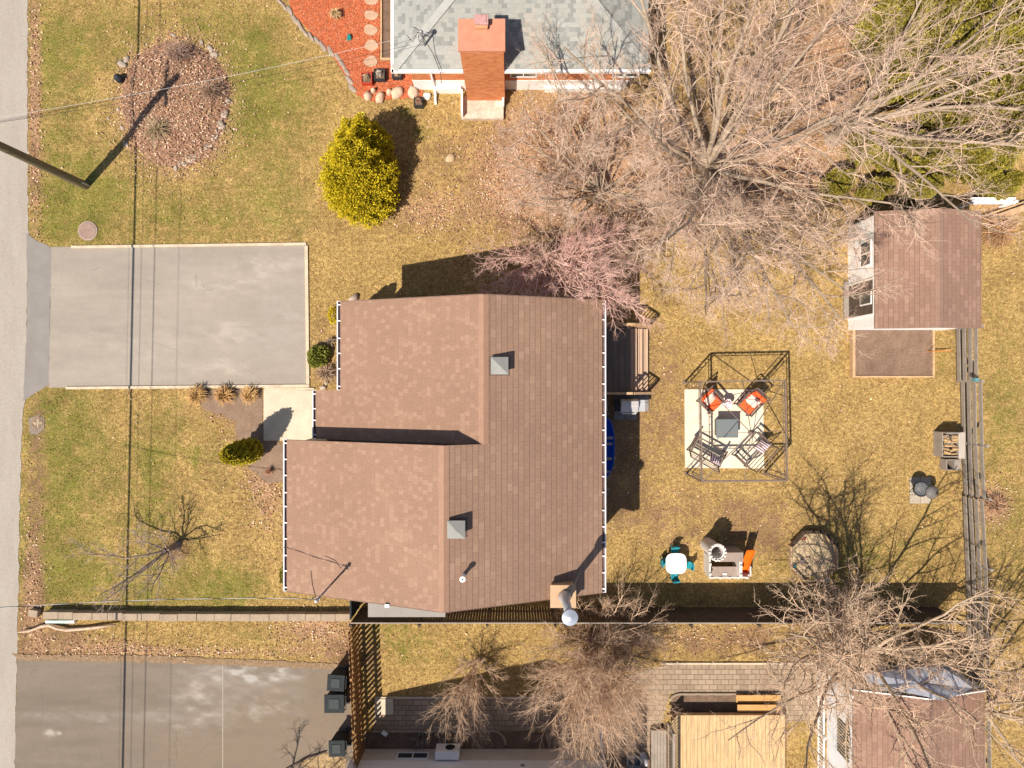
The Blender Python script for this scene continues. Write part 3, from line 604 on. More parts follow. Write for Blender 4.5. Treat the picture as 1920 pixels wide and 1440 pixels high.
# ------------------------------------------------------------------ north neighbour: grey hip roof, big brick chimney
def north_house():
    ez = 2.6; k = .35
    x0 = P(738, 0, ez)[0]; x1 = P(1216, 0, ez)[0]; y0 = P(0, 130, ez)[1]; run = 4.6; y1 = y0+2*run; zr = ez+k*run
    H = thing('house', 'orange brick house with grey shingle hip roof north of the lawn', 'house', ((x0+x1)/2, y0+run, 0))
    rf = MB(); T = .1
    A, B, C, D = (x0, y0, ez), (x1, y0, ez), (x1, y1, ez), (x0, y1, ez); E, F_ = (x0+run, y0+run, zr), (x1-run, y0+run, zr)
    rf.slab([A, B, F_, E], T); rf.slab([C, D, E, F_], T); roof = rf.build('roof', greysh, H, uvdir=(1, 0, 0))
    rf = MB(); rf.slab([D, A, E], T); rf.slab([B, C, F_], T); rf.build('roof_hip_end', greysh, roof, uvdir=(0, 1, 0))
    r2 = MB()
    for a, b in ((A, E), (D, E), (B, F_), (C, F_), (E, F_)):
        a = Vector(a); b = Vector(b); n = max(1, int((b-a).length/.16))
        for i in range(n):
            p = a.lerp(b, i/n); q = a.lerp(b, (i+1)/n); r2.beam(p+Vector((0, 0, .02)), q+Vector((0, 0, .008)), .28, .014)
    r2.build('ridge_cap', greycap, roof)
    f = MB(); f.b2(x0-.07, y0-.1, ez-.12, x1+.07, y0-.001, ez+.01); f.b2(x0-.1, y0-.1, ez-.12, x0-.001, y1, ez+.01); f.build('gutter', white, H)
    i_ = .42; w = MB(); w.b2(x0+i_, y0+i_, .8, x1-i_, y1-i_, ez); w.build('wall', redbrick, H, uvdir=(1, 0, 0))
    w = MB(); w.b2(x0+i_-.02, y0+i_-.02, 0, x1-i_+.02, y1-i_+.02, .8); w.build('foundation', white, H)
    for a in (4.1, 7.9): windowpart(H, x0+a, x0+a+1.0, y0+i_-.01, 0, 1.1, 2.0, 's')
    # downspouts
    d = MB(); d.beam((x0+1.05, y0+.02, ez-.1), (x0+1.18, y0+i_-.06, ez-.5), .07); d.beam((x0+1.18, y0+i_-.06, ez-.45), (x0+1.18, y0+i_-.06, .3), .07); d.beam((x0+1.18, y0+i_-.06, .3), (x0+1.2, y0-.2, .06), .07); d.build('downspout', white, H)
    d = MB(); d.beam((x1-.5, y0+.02, ez-.1), (x1-.65, y0+i_-.06, ez-.5), .07); d.beam((x1-.65, y0+i_-.06, ez-.45), (x1-.65, y0+i_-.06, .1), .07); d.build('downspout', white, H)
    # chimney
    hz = 4.26; a = P(860, 76, hz); b = P(946, 36, hz)
    c = MB(); a = (a[0], y0-.14, hz); c.b2(a[0]+.03, a[1]+.03, 0, b[0]-.03, b[1]-.03, hz-.08); ch = c.build('chimney', redbrick, H, uvdir=(1, 0, 0), label='broad orange brick chimney')
    c = MB(); c.b2(a[0]-.02, a[1]-.02, hz-.08, b[0]+.02, b[1]+.02, hz); c.build('chimney_cap', pm('cap_mortar', (.56, .25, .16), (.48, .20, .125), 3, .85, .1, 40, fine=.08), ch)
    fx, fy, _ = P(903, 46, hz); c = MB(); c.b2(fx-.2, fy-.19, hz, fx+.2, fy+.15, hz+.16); c.build('flue', pm('flue_clay', (.62, .33, .18)), ch)
    c = MB(); c.b2(fx-.23, fy-.13, hz+.2, fx+.23, fy+.2, hz+.28); c.b2(fx-.17, fy-.1, hz+.28, fx+.17, fy+.17, hz+.31); c.build('rain_hood', pm('hood_metal', (.50, .30, .30), (.42, .22, .2), 5, .5, 0, 20, fine=.1), ch, bevel=.02)
    # service mast
    mx, my, mz = P(790, 62, 3.7); rz = ez+k*min(mx-x0, my-y0)
    s = MB(); s.cyl((mx, my, rz-.2), (mx, my, 3.75), .035, n=8); s.lathe([(.05, 3.7), (.08, 3.77), (.05, 3.85), (.001, 3.87)], (mx, my, 0), 10); ms = s.build('service_mast', greym, H)
    s = MB(); s.tube([(mx, my, 3.75), (mx-.15, my+.1, 3.55), (mx-.35, my-.1, 3.3), (mx-.5, my-.02, 3.6)], .013); s.tube([(mx, my, 3.6), (mx+.3, my-.3, rz+.05), (mx+.55, my-.9, ez+.1), (mx+.55, my-1.15, ez-.1)], .012); s.build('drip_loop', cable, ms)
    s = MB(); s.beam((mx, my, 3.4), (mx+.45, my+.6, rz+.1), .02); s.beam((mx, my, 3.4), (mx-.4, my+.6, rz+.1), .02); s.build('mast_brace', greym, ms)
    SOLID.append([(x0+i_, y0+i_), (x1-i_, y0+i_), (x1-i_, 30), (x0+i_, 30)])
    # hearth slab at the chimney foot and steps
    t = thing('step_slab', 'white concrete landing with side rail below the brick chimney', 'landing', G(903, 203))
    m = MB(); m.bpx(868, 180, 944, 222, 0, .22); m.build('slab', pm('bleached_concrete', (.66, .55, .46), (.45, .34, .26), 3, .9, .3, 30, fine=.2), t)
    m = MB(); q = P(868, 222, .0); m.b2(q[0]-.04, q[1]-.05, 0, q[0]+.03, q[1]+.9, .55); m.build('rail', white, t)
    m = MB(); q = P(944, 222, .0); m.b2(q[0]-.04, q[1]+.4, 0, q[0]+.03, q[1]+1.0, .5); m.build('rail', white, t)
    SOLID.append([G(868, 180), G(944, 180), G(944, 222), G(868, 222)])
    m = MB(); m.bpx(1022, 150, 1165, 166, 0, .35); tag(m.build('window_well', white), 'long white concrete window well along the north house wall', 'window well')
    m = MB(); m.bpx(812, 152, 864, 167, 0, .4); tag(m.build('window_well', white), 'short white window well between downspout and chimney', 'window well')
    return (mx-.02, my, 3.7)
MASTN = north_house()

# ------------------------------------------------------------------ south neighbour house
def south_house():
    yb = G(0, 1404)[1]; x0 = G(667, 0)[0]; x1 = G(1128, 0)[0]
    H = thing('house', 'white sided neighbour house with beige foundation at the bottom edge', 'house', ((x0+x1)/2, yb-4, 0))
    w = MB(); w.b2(x0, yb-8, 0, x1, yb, .86); w.build('foundation', beige, H)
    xr = (x0+x1)/2; ez = 3.4; k = .5; zr = ez+k*(xr-x0)
    w = MB(); pts = [(x0-.02, .86), (x1+.02, .86), (x1+.02, ez-.1), (xr, zr-.1), (x0-.02, ez-.1)]; n = 5
    vs = [(x, yb-8, z) for x, z in pts]+[(x, yb+.03, z) for x, z in pts]
    w.add(vs, [tuple(range(n)), tuple(range(n, 2*n))[::-1]]+[(i, n+i, n+(i+1) % n, (i+1) % n) for i in range(n)])
    w.build('wall', wsiding, H, uvdir=(1, 0, 0))
    rf = MB(); ov = .5
    for sg, xe in ((-1, x0-.25), (1, x1+.25)):
        ze = zr-k*abs(xe-xr); rf.slab([(xe, yb+ov, ze), (xr, yb+ov, zr), (xr, yb-8.4, zr), (xe, yb-8.4, ze)], .14)
    rf.build('roof', greysh, H, uvdir=(0, 1, 0))
    p = P(742, 1430, .8); q = P(802, 1416, .35)
    f = MB(); X0, X1 = p[0], P(802, 0, .8)[0]
    windowpart(H, X0, X1, yb+.02, 0, .32, .78, 's', 'basement_window')
    # heat pump on brackets
    t = thing('heat_pump', 'white heat pump unit on brackets against the white sided wall', 'heat pump', (P(838, 0, .9)[0], yb+.2, .35))
    xa, xb = P(816, 0, .9)[0], P(861, 0, .9)[0]
    m = MB(); m.b2(xa, yb+.1, .4, xb, yb+.42, .98); m.build('casing', white, t, bevel=.015)
    m = MB(); m.lathe([(.19, 0), (.19, .012), (.02, .014)], (0, 0, 0), 20); m.v = [((xb-.36)+v[0], yb+.422+v[2], .68+v[1]) for v in m.v]; m.build('fan_grille', darkgrey, t)
    for xx in (xa+.12, xb-.12): m = MB(); m.b2(xx-.02, yb+.035, .36, xx+.02, yb+.55, .4); m.build('bracket', greym, t)
    m = MB(); xd = x1-.03; m.beam((xd, yb+.09, 3.0), (xd, yb+.09, .3), .07); m.beam((xd, yb+.09, .3), (xd-.02, yb+1.05, .08), .07); m.build('downspout', white, H)
    m = MB(); m.bpx(977, 1430, 986, 1436, 1.3, 1.32); 
    m = MB(); m.b2(P(976,0,1.3)[0], yb+.03, 1.2, P(984,0,1.3)[0], yb+.07, 1.3); m.build('outlet_box', greym, H)
    SOLID.append([(x0, yb), (x1, yb), (x1, yb-5), (x0, yb-5)])
    # wire plant cage leaning on the wall
    m = MB(); cx = P(1092, 0, .3)[0]
    for kx in (-.16, -.05, .06, .17): m.tube([(cx+kx*.8, yb+.5, .05), (cx+kx, yb+.08, 1.15)], .006, 4)
    for t_ in (.15, .4, .65, .9): m.tube([(cx-.13-.04*t_, yb+.5-.42*t_, .05+1.1*t_+.008), (cx+.14+.04*t_, yb+.5-.42*t_, .05+1.1*t_+.008)], .006, 4)
    tag(m.build('plant_cage', cable), 'dark wire plant cage leaning on the beige foundation', 'plant cage')
south_house()

# ------------------------------------------------------------------ sheds
def gable_shed(label, x0, x1, xr, y0, y1, ez, k, base_inset, roofm, wallm, face_extra=None, ov=.1, xin=None):
    """x0,x1 = eaves, ridge at xr along Y"""
    t = thing('shed', label, 'shed', ((x0+x1)/2, (y0+y1)/2, 0)); zr = ez+k*(xr-x0); ez2 = zr-k*(x1-xr)
    rf = MB(); rf.slab([(x0, y0, ez), (xr, y0, zr), (xr, y1, zr), (x0, y1, ez)], .07); rf.slab([(x1, y0, ez2), (xr, y0, zr), (xr, y1, zr), (x1, y1, ez2)], .07)
    roof = rf.build('roof', roofm, t, uvdir=(0, 1, 0))
    c = MB(); yy = y0
    while yy < y1-.01:
        y2 = min(yy+.25, y1)
        for sg in (-1, 1): c.slab([(xr, yy, zr+.012), (xr+sg*.14, yy, zr+.012-k*.14), (xr+sg*.14, y2, zr+.02-k*.14), (xr, y2, zr+.02)], .006)
        yy = y2
    c.build('ridge_cap', pm('shed_ridge_cap', (.285, .178, .135), (.24, .15, .112), 3, .85, .2, 60, fine=.12), roof)
    i_ = base_inset; w = MB(); pts = [(x0+i_, 0), (x1-i_, 0), (x1-i_, ez2+k*i_-.08), (xr, zr-.08), (x0+i_, ez+k*i_-.08)]; n = 5
    vs = [(x, y0+ov, z) for x, z in pts]+[(x, y1-ov, z) for x, z in pts]
    w.add(vs, [tuple(range(n)), tuple(range(n, 2*n))[::-1]]+[(i, n+i, n+(i+1) % n, (i+1) % n) for i in range(n)])
    w.build('wall', wallm, t, uvdir=(1, 0, 0)); 
    SOLID.append([(x0+i_, y0+ov), (x1-i_, y0+ov), (x1-i_, y1-ov), (x0+i_, y1-ov)])
    return t
ez = 2.1
a = P(1641, 616, ez); b = P(1838, 396, ez)
ys_ = a[1]; yn_ = P(0, 396, ez)[1]; xr_ = P(1768, 0, 2.7)[0]
sh = gable_shed('brown roofed white shed with open door beside the raised soil bed', a[0], b[0], xr_, ys_, yn_, ez, .2, .06, shingle_s, wsiding)
xw = a[0]+.06
windowpart(sh, xw-.01, 0, P(0, 500, 1.3)[1], P(0, 452, 1.3)[1], .95, 1.75, 'w')
m = MB(); m.b2(xw-.02, P(0, 592, 1)[1], .05, xw+.01, P(0, 530, 1)[1], 1.9); d = m.build('doorway', pm('dark_doorway', (.13, .095, .075), (.08, .06, .05), 3), sh)
m = MB(); y0_, y1_ = P(0, 592, 1)[1], P(0, 530, 1)[1]
m.b2(xw-.04, y0_-.06, .02, xw, y0_, 1.95); m.b2(xw-.04, y1_, .02, xw, y1_+.06, 1.95); m.b2(xw-.04, y0_, 1.9, xw, y1_, 1.97); m.build('door_frame', white, sh)
m = MB(); m.b2(xw-.05, y0_+.35, 1.0, xw-.021, y0_+.85, 1.8); dw = m.build('window_frame', white, d); m = MB(); m.b2(xw-.056, y0_+.4, 1.05, xw-.05, y0_+.8, 1.75); m.build('pane', glassm, dw)
m = MB(); m.bpx(1583, 594, 1596, 528, 0, .1); m.build('door_step', wgrey, sh)
# wooden board leaning near shed
m = MB(); m.beam((*G(1588, 420), .05), (*G(1630, 412), .4), .06); m.beam((*G(1590, 432), .05), (*G(1635, 404), .5), .05); m.beam((*G(1586, 414), .05), (*G(1605, 438), .1), .05); tag(m.build('lumber_pile', wdark), 'dark offcuts of lumber at the north corner of the white shed', 'lumber')

# southeast shed with pale gable face
a = P(1600, 1292, 2.2); b = P(1850, 1292, 2.2); xr2 = P(1745, 0, 3.0)[0]
yn = P(0, 1292, 2.2)[1]
sh2 = gable_shed('brown roofed shed with pale gable under bare branches in the bottom corner', a[0], b[0], xr2, yn-5, yn, 2.2, .32, .06, shingle_s, pm('pale_blue_siding', (.80, .82, .86), (.74, .76, .80), 2, .6, .05, 30, fine=.05), ov=.04)
xw2 = a[0]+.06
m = MB(); m.beam((xw2-.03, yn-.3, 0), (xw2-.03, yn-.3, 2.2), .1); m.beam((a[0], yn-.02, 2.16), (xr2, yn-.02, 2.16+.32*(xr2-a[0])), .04, .14); m.beam((xr2, yn-.02, 2.16+.32*(xr2-a[0])), (b[0], yn-.02, 2.2), .04, .14); m.build('trim', white, sh2)
m = MB(); m.b2(xw2-.01, yn-2.9, .9, xw2+.02, yn-1.6, 1.8); wsh = m.build('window', glassm, sh2)
m = MB(); ym = yn-2.25
for i in range(11): m.b2(xw2-.035, yn-2.9+.12*i, .9, xw2-.012, yn-2.9+.12*i+.05, 1.8)
m.build('shutter', pm('shutter_paint', (.55, .47, .36)), wsh)
m = MB(); m.b2(a[0]-.35, yn-5, .55, a[0]-.3, yn-.1, .62); m.b2(a[0]-.35, yn-5, .1, a[0]-.3, yn-.1, .17)
for i in range(36): m.b2(a[0]-.34, yn-4.95+.135*i, .17, a[0]-.31, yn-4.95+.135*i+.05, .55)
for yy in (yn-5, yn-2.6, yn-.15): m.b2(a[0]-.38, yy, 0, a[0]-.28, yy+.1, .75)
tag(m.build('railing', white), 'white picket railing along the west side of the corner shed', 'railing')

tp = [(1618,1262),(1660,1258),(1700,1256),(1733,1250),(1770,1254),(1800,1272),(1824,1290),(1800,1302),(1768,1314),(1735,1306),(1700,1299),(1645,1294),(1630,1284)]
zt = [1.9,1.95,2.0,2.15,2.2,2.35,2.5,2.75,2.95,2.8,2.7,2.45,2.2]
m = MB(); c_ = P(1722, 1280, 2.62); pts_ = [P(a_, b_, h_+.1) for (a_, b_), h_ in zip(tp, zt)]; n_ = len(pts_)
m.add(pts_+[c_]+[(x_, y_, z_-.02) for x_, y_, z_ in pts_]+[(c_[0], c_[1], c_[2]-.02)], [((i+1) % n_, i, n_) for i in range(n_)]+[(n_+1+i, n_+1+(i+1) % n_, 2*n_+1) for i in range(n_)]+[(i, (i+1) % n_, n_+1+(i+1) % n_, n_+1+i) for i in range(n_)])
tag(m.build('tarpaulin', pm('pale_blue_tarp', (.52, .56, .66), (.46, .50, .60), 2, .6, .05, 8, fine=.03)), 'pale blue sheet draped over the north end of the corner shed roof', 'tarp')

# ------------------------------------------------------------------ fences
def slat_fence():
    y = P(0, 1169, 1.8)[1]; xa = P(657, 0, 1.8)[0]; xb = P(1810, 0, 1.8)[0]
    t = thing('slat_fence', 'long dark brown slat fence between house and south neighbour', 'fence', ((xa+xb)/2, y, 0))
    m = MB(); x = xa
    while x < xb: m.b2(x, y, .02, x+.094, y+.02, 1.78); x += .105
    m.b2(xa, y-.05, .35, xb, y-.002, .44); m.b2(xa, y-.05, 1.4, xb, y-.002, 1.49); m.build('panel', wdark, t)
    m = MB(); m.b2(xa, y-.012, 1.781, xb, y+.03, 1.80); m.build('top_rail', wgrey, t)
    for i in range(10):
        x = xa+(xb-xa)*i/9; m = MB(); m.b2(x-.045, y-.14, 0, x+.045, y-.053, 1.78); m.build('post', wdark, t)
    m = MB(); yw = -6.95; xx = xa-.06; m.b2(xx-.02, y+.05, .05, xx+.02, yw, 1.5); m.b2(xx-.03, y+.05, 1.5, xx+.03, yw, 1.54); tag(m.build('garden_gate', darkgrey), 'dark solid gate joining house corner and long slat fence', 'gate')
slat_fence()
def cedar_fence():
    pa = P(655, 1176, 1.5); pb = P(667, 1470, 1.5)
    t = thing('board_fence', 'orange brown shadowbox board fence beside the bins', 'fence', (pa[0], (pa[1]+pb[1])/2, 0))
    y = pa[1]; m = MB(); i = 0; L = pa[1]-pb[1]
    while y > pb[1]:
        f = (pa[1]-y)/L; x = pa[0]+(pb[0]-pa[0])*f+.0; dx = .05 if i % 2 else -.05
        m.b2(x+dx-.01, y-.12, .05, x+dx+.01, y, 1.5+.02*((i*7) % 3)); y -= .105; i += 1
    m.build('board', wcedar, t)
    m = MB()
    for z in (.35, 1.2): m.beam((pa[0], pa[1], z), (pb[0], pb[1], z), .075, .09)
    m.build('rail', wcedar, t)
    for i in range(4):
        f = i/3; x = pa[0]+(pb[0]-pa[0])*f; yy = pa[1]+(pb[1]-pa[1])*f; m = MB(); m.b2(x-.035, yy-.05, 0, x+.035, yy+.05, 1.56); m.build('post', wcedar, t)
cedar_fence()
def east_fence():
    nodes = [(1789, 617), (1790, 715), (1797, 716), (1799, 830), (1803, 925), (1800, 928), (1806, 1050), (1809, 1170), (1812, 1300), (1815, 1460)]
    t = thing('rail_fence', 'weathered horizontal rail fence along the east boundary', 'fence', (*G(1800, 1000), 0))
    for i in range(len(nodes)-1):
        if i in (1, 4): continue
        a = G(*nodes[i]); b = G(*nodes[i+1]); m = MB()
        for j in range(4):
            z = .26+.33*j; m.beam((a[0], a[1]-.01, z+rng.uniform(-.02, .02)), (b[0], b[1]+.01, z+rng.uniform(-.02, .02)), .03, .19)
        m.build('rail_panel', wgrey, t)
    for i, n in enumerate(nodes):
        if i in (2, 5): continue
        a = G(*n); m = MB(); m.box((a[0]+.09, a[1], .74), (.1, .1, 1.48)); m.build('post', wgrey, t)
        if i in (1, 4, 6, 8): m = MB(); m.beam((a[0]+.15, a[1]+.02, 1.25), (a[0]+.9, a[1]+.05, .03), .06); m.build('brace', wgrey, t)
east_fence()
m = MB()
for i in range(5): m.bpx(1822, 370, 1905, 382, .02+.16*i, .16*i+.13)
m.b2(*P(1820, 381, .8)[:2], 0, *P(1826, 377, .8)[:2], .9); m.b2(*P(1900, 381, .8)[:2], 0, *P(1906, 377, .8)[:2], .9)
tag(m.build('board_fence', white), 'short white board fence against the cedars in the top right', 'fence')
m = MB(); m.beam((*G(1840, 418), .1), (*G(1935, 384), .16), .22, .14); m.beam((*G(1836, 408), .22), (*G(1935, 374), .26), .06, .06); tag(m.build('timber_beam', wtan), 'long tan timber edging lying behind the white shed', 'beam')

# ------------------------------------------------------------------ retaining wall, kerbs
def retaining_wall():
    t = thing('retaining_wall', 'low tan block retaining wall between the two front lots', 'wall', (*G(360, 1156), 0)); m = MB(); x = 80; r = random.Random(4)
    while x < 655:
        w = r.uniform(26, 37); py = 1149+3.5*min(1, (x-80)/220)+r.uniform(-.5, .5); x2 = min(x+w, 656)
        p = P(x, py-1, .38); q = P(x2, py+12.5, .38); m.b2(p[0]+.006, q[1], 0, q[0]-.006, p[1], .38+r.uniform(-.012, .012)); x = x2
    o = m.build('wall_blocks', blockm, t, bevel=.012)
    m = MB(); a = G(69, 1147); m.box((a[0], a[1], .12), (.36, .27, .22), rz=-.15); m.build('end_block', blockm, t, bevel=.02)
retaining_wall()
for lab, pts in (('thin concrete kerb along the north edge of the big driveway', [(135,461),(575,455),(575,460),(135,466)]),
                 ('concrete kerb closing the house end of the driveway', [(572,461),(578,461),(581,720),(575,720)]),
                 ('concrete kerb along the south edge of the big driveway', [(125,725),(581,720.5),(581,726.5),(125,730)]),
                 ('short concrete kerb above the entrance slab', [(497,727),(590,727),(590,731),(497,731)])):
    m = MB(); m.prism([G(*p) for p in pts], 0, .07); tag(m.build('kerb', curbm, bevel=.008), lab, 'kerb', 'concrete kerbs round the driveway')

# ------------------------------------------------------------------ road fittings
def disc_thing(name, label, cat, px, py, r, mat, extra=None):
    t = thing(name, label, cat, (*G(px, py), 0)); x, y = G(px, py); return t, x, y
t, x, y = disc_thing('manhole_cover', 'round rusty manhole cover set in the front lawn', 'manhole cover', 165, 433, .38, rust)
m = MB(); m.lathe([(.38, 0), (.38, .03), (.34, .035)], (x, y, 0), 28); m.build('rim', pm('rim_concrete', (.40, .31, .26), (.3, .22, .18), 8), t)
m = MB(); m.lathe([(.335, .03), (.335, .042), (.33, .045)], (x, y, 0), 28)
for i in range(-4, 5): m.b2(x-math.sqrt(max(0, .09-(i*.07)**2)), y+i*.07-.012, .045, x+math.sqrt(max(0, .09-(i*.07)**2))+.001, y+i*.07+.012, .05)
m.build('lid', pm('cover_iron', (.33, .23, .19), (.25, .17, .14), 6, .8, .2, 40), t)
SOLID.append([(x+.36*math.cos(a), y+.36*math.sin(a)) for a in np.linspace(0, 6.28, 12)])
t = thing('storm_drain', 'round storm drain grate with cross bars at the road edge', 'drain', (*G(71, 793), 0)); x, y = G(71, 793)
m = MB(); m.prism(ragged([(x-.35, y+.15), (x+.05, y+.33), (x+.27, y+.15), (x+.24, y-.24), (x-.02, y-.45), (x-.33, y-.4)], .03), 0, .018); m.build('apron', pm('drain_concrete', (.26, .21, .165), (.20, .16, .125), 4), t)
m = MB(); m.lathe([(.22, 0), (.22, .03), (.185, .03), (.185, .02)], (x, y, 0), 22); m.build('rim', rust, t)
m = MB(); m.lathe([(.18, .02), (.18, .024)], (x, y, 0), 20); m.build('pit', dark, t)
m = MB(); m.b2(x-.18, y-.02, .024, x+.18, y+.02, .035); m.b2(x-.02, y-.18, .024, x+.02, y+.18, .034)
for i in (-3, -2, -1, 1, 2, 3): h = math.sqrt(.032-(i*.05)**2); m.b2(x+i*.05-.01, y-h, .024, x+i*.05+.01, y+h, .032)
m.build('grate', pm('grate_iron', (.55, .42, .28), (.4, .3, .2), 8), t)

# utility pole with its cables
px_, py_ = G(160, 348)
t = thing('utility_pole', 'tall wooden utility pole leaning out over the road edge', 'pole', (px_, py_, 0))
m = MB(); m.cyl((px_, py_, 0), (px_, py_, 8.3), .165, .12, n=18); m.build('pole', pm('creosote_wood', (.24, .20, .115), (.13, .105, .06), 2, .75, .3, 30, fine=.2, stretch=(6, 6, .4)), t)
m = MB(); m.b2(px_-.22, py_-.9, 7.7, px_-.135, py_+.9, 7.82); m.build('crossarm', wdark, t)
m = MB(); m.box((px_-.18, py_, 2.4), (.03, .12, .3)); m.box((px_+.165, py_-.02, .25), (.03, .06, .5)); m.build('tag_plate', ltgrey, t)
def cable_run(sx0, sx1, h, r, label, mat=cable, sag=.25, wob=0):
    # shadow x at photo rows 0 and 1440 -> real cable
    pts = []
    for i in range(-14, 29):
        py = i*102.8; sx = sx0+(sx1-sx0)*(py/1440); hh = h-sag*4*(.25-((i/14)-.5)**2) if 0 <= i <= 14 else h
        X = (sx-960)/S-SX*hh+wob*math.sin(i*1.7); Y = (720-py)/S-SY*hh; pts.append((X, Y, hh))
    m = MB(); m.tube(pts, r, 6); tag(m.build('overhead_cable', mat), label, 'cable', 'overhead cables along the road')
cable_run(261, 231, 5.0, .045, 'thick black cable bundle, lowest of the cables along the road')
cable_run(252, 224, 5.3, .006, 'thin cable just outside the thick bundle')
cable_run(276, 246, 5.7, .009, 'thin cable second from the thick bundle')
cable_run(301, 270, 6.6, .016, 'medium black cable above the thick bundle')
cable_run(345, 318, 7.6, .007, 'thin topmost cable along the road')
def drop(label, p, q, r, sag, mat, name='service_wire', twist=False):
    p, q = Vector(p), Vector(q); pts = []
    for i in range(41): f = i/40; a = p.lerp(q, f); a.z -= sag*4*f*(1-f); pts.append(a)
    m = MB(); m.tube(pts, r, 5)
    o = m.build(name, mat); tag(o, label, 'wire')
    if twist:
        m = MB(); pp = []
        for i in range(801):
            f = i/800; a = p.lerp(q, f); a.z -= sag*4*f*(1-f); an = f*60; a.y += math.cos(an)*r*1.7; a.z += math.sin(an)*r*1.7; pp.append(a)
        m.tube(pp, r, 4); t = thing(name, label, 'wire', tuple(p)); o.parent = t; o.name = 'strand'
        del o['label'], o['category']; o.location = Vector(o.location)-t.location
        m.build('strand', cable, t)
drop('pale service wire from the utility pole to the grey roofed house', (px_, py_, 6.3), MASTN, .0055, .35, wirew)
drop('lower thin service wire over the street beside the pole', (px_, py_+.05, 5.9), (P(770, 84, 3.6)), .006, .3, cable)
drop('twisted pale service wire running to the southwest corner of the brown roofed house', P(-330, 1168, 8.0), MAST, .009, .75, wirew, twist=True)
drop('thin dark wire crossing the road at the pole', (px_, py_, 7.5), (px_-9, py_-1.9, 7.9), .012, .2, cable)

# ------------------------------------------------------------------ bare trees
class Twigs:
    """collects polylines, builds one tube mesh"""
    def __init__(s): s.g = {}
    def add(s, pts, rad, n): s.g.setdefault((len(pts), n), []).append((pts, rad))
    def mesh(s, name, mat, parent):
        VV = []; FF = []; off = 0
        for (k, n), L in s.g.items():
            Pn = np.array([a for a, b in L]); Rn = np.array([b for a, b in L])
            T = np.gradient(Pn, axis=1); T /= np.linalg.norm(T, axis=2, keepdims=True)+1e-9
            up = np.where(np.abs(T[..., 2:3]) < .9, np.array([.05, .03, 1.0]), np.array([1.0, 0.02, 0.05]))
            A = np.cross(T, up); A /= np.linalg.norm(A, axis=2, keepdims=True)+1e-9; B = np.cross(T, A)
            an = np.arange(n)*2*np.pi/n
            V = Pn[:, :, None, :]+Rn[:, :, None, None]*(A[:, :, None, :]*np.cos(an)[None, None, :, None]+B[:, :, None, :]*np.sin(an)[None, None, :, None])
            M = len(L); base = (np.arange(M)*k*n)[:, None, None]+(np.arange(k-1)*n)[None, :, None]+np.arange(n)[None, None, :]
            nxt = (np.arange(M)*k*n)[:, None, None]+(np.arange(k-1)*n)[None, :, None]+((np.arange(n)+1) % n)[None, None, :]
            F = np.stack([base, nxt, nxt+n, base+n], -1).reshape(-1, 4)+off
            VV.append(V.reshape(-1, 3)); FF.append(F); off += M*k*n
        return npmesh(name, np.concatenate(VV), np.concatenate(FF), mat, parent, smooth=True)
def nrm(v): return v/(np.linalg.norm(v)+1e-9)
def grow(st, p, d, L, r, lev, r_, cfg):
    """one branch with children; st = list of Twigs per level"""
    ns = cfg['seg'][lev]; pts = [p.copy()]; rad = [r]; dd = d.copy(); q = p.copy()
    for i in range(ns):
        dd = nrm(dd+r_.normal(0, cfg['gn'][lev], 3)+np.array([0, 0, cfg['up'][lev]]))
        q = q+dd*L/ns
        if q[2] < .12: q[2] = .12
        pts.append(q.copy()); rad.append(r*(1-(i+1)/ns*cfg.get('tp', .72)))
    st[lev].add(pts, rad, cfg['sd'][lev])
    if lev+1 >= len(cfg['n']): return
    nc = cfg['n'][lev+1]; nc = int(nc*r_.uniform(.7, 1.3)+.5)
    for j in range(nc):
        f = cfg['f0'][lev]+(1-cfg['f0'][lev])*(j+r_.uniform(.1, .9))/nc; f = min(f, .999); i = int(f*ns); fr = f*ns-i
        a = pts[i]+(pts[i+1]-pts[i])*fr; t = nrm(pts[i+1]-pts[i]); ra = rad[i]+(rad[i+1]-rad[i])*fr
        v = r_.normal(0, 1, 3); v[2] += cfg.get('bias', .0); v = nrm(v-t*np.dot(v, t)); ang = R(r_.uniform(*cfg['an'][lev+1]))
        nd_ = nrm(t*math.cos(ang)+v*math.sin(ang))
        LL = L*cfg['lr'][lev+1]*(1-.45*f)*r_.uniform(.65, 1.2)
        grow(st, a, nd_, LL, min(ra*.75, max(cfg['rm'][lev+1]*r_.uniform(.8, 1.2), .003)), lev+1, r_, cfg)
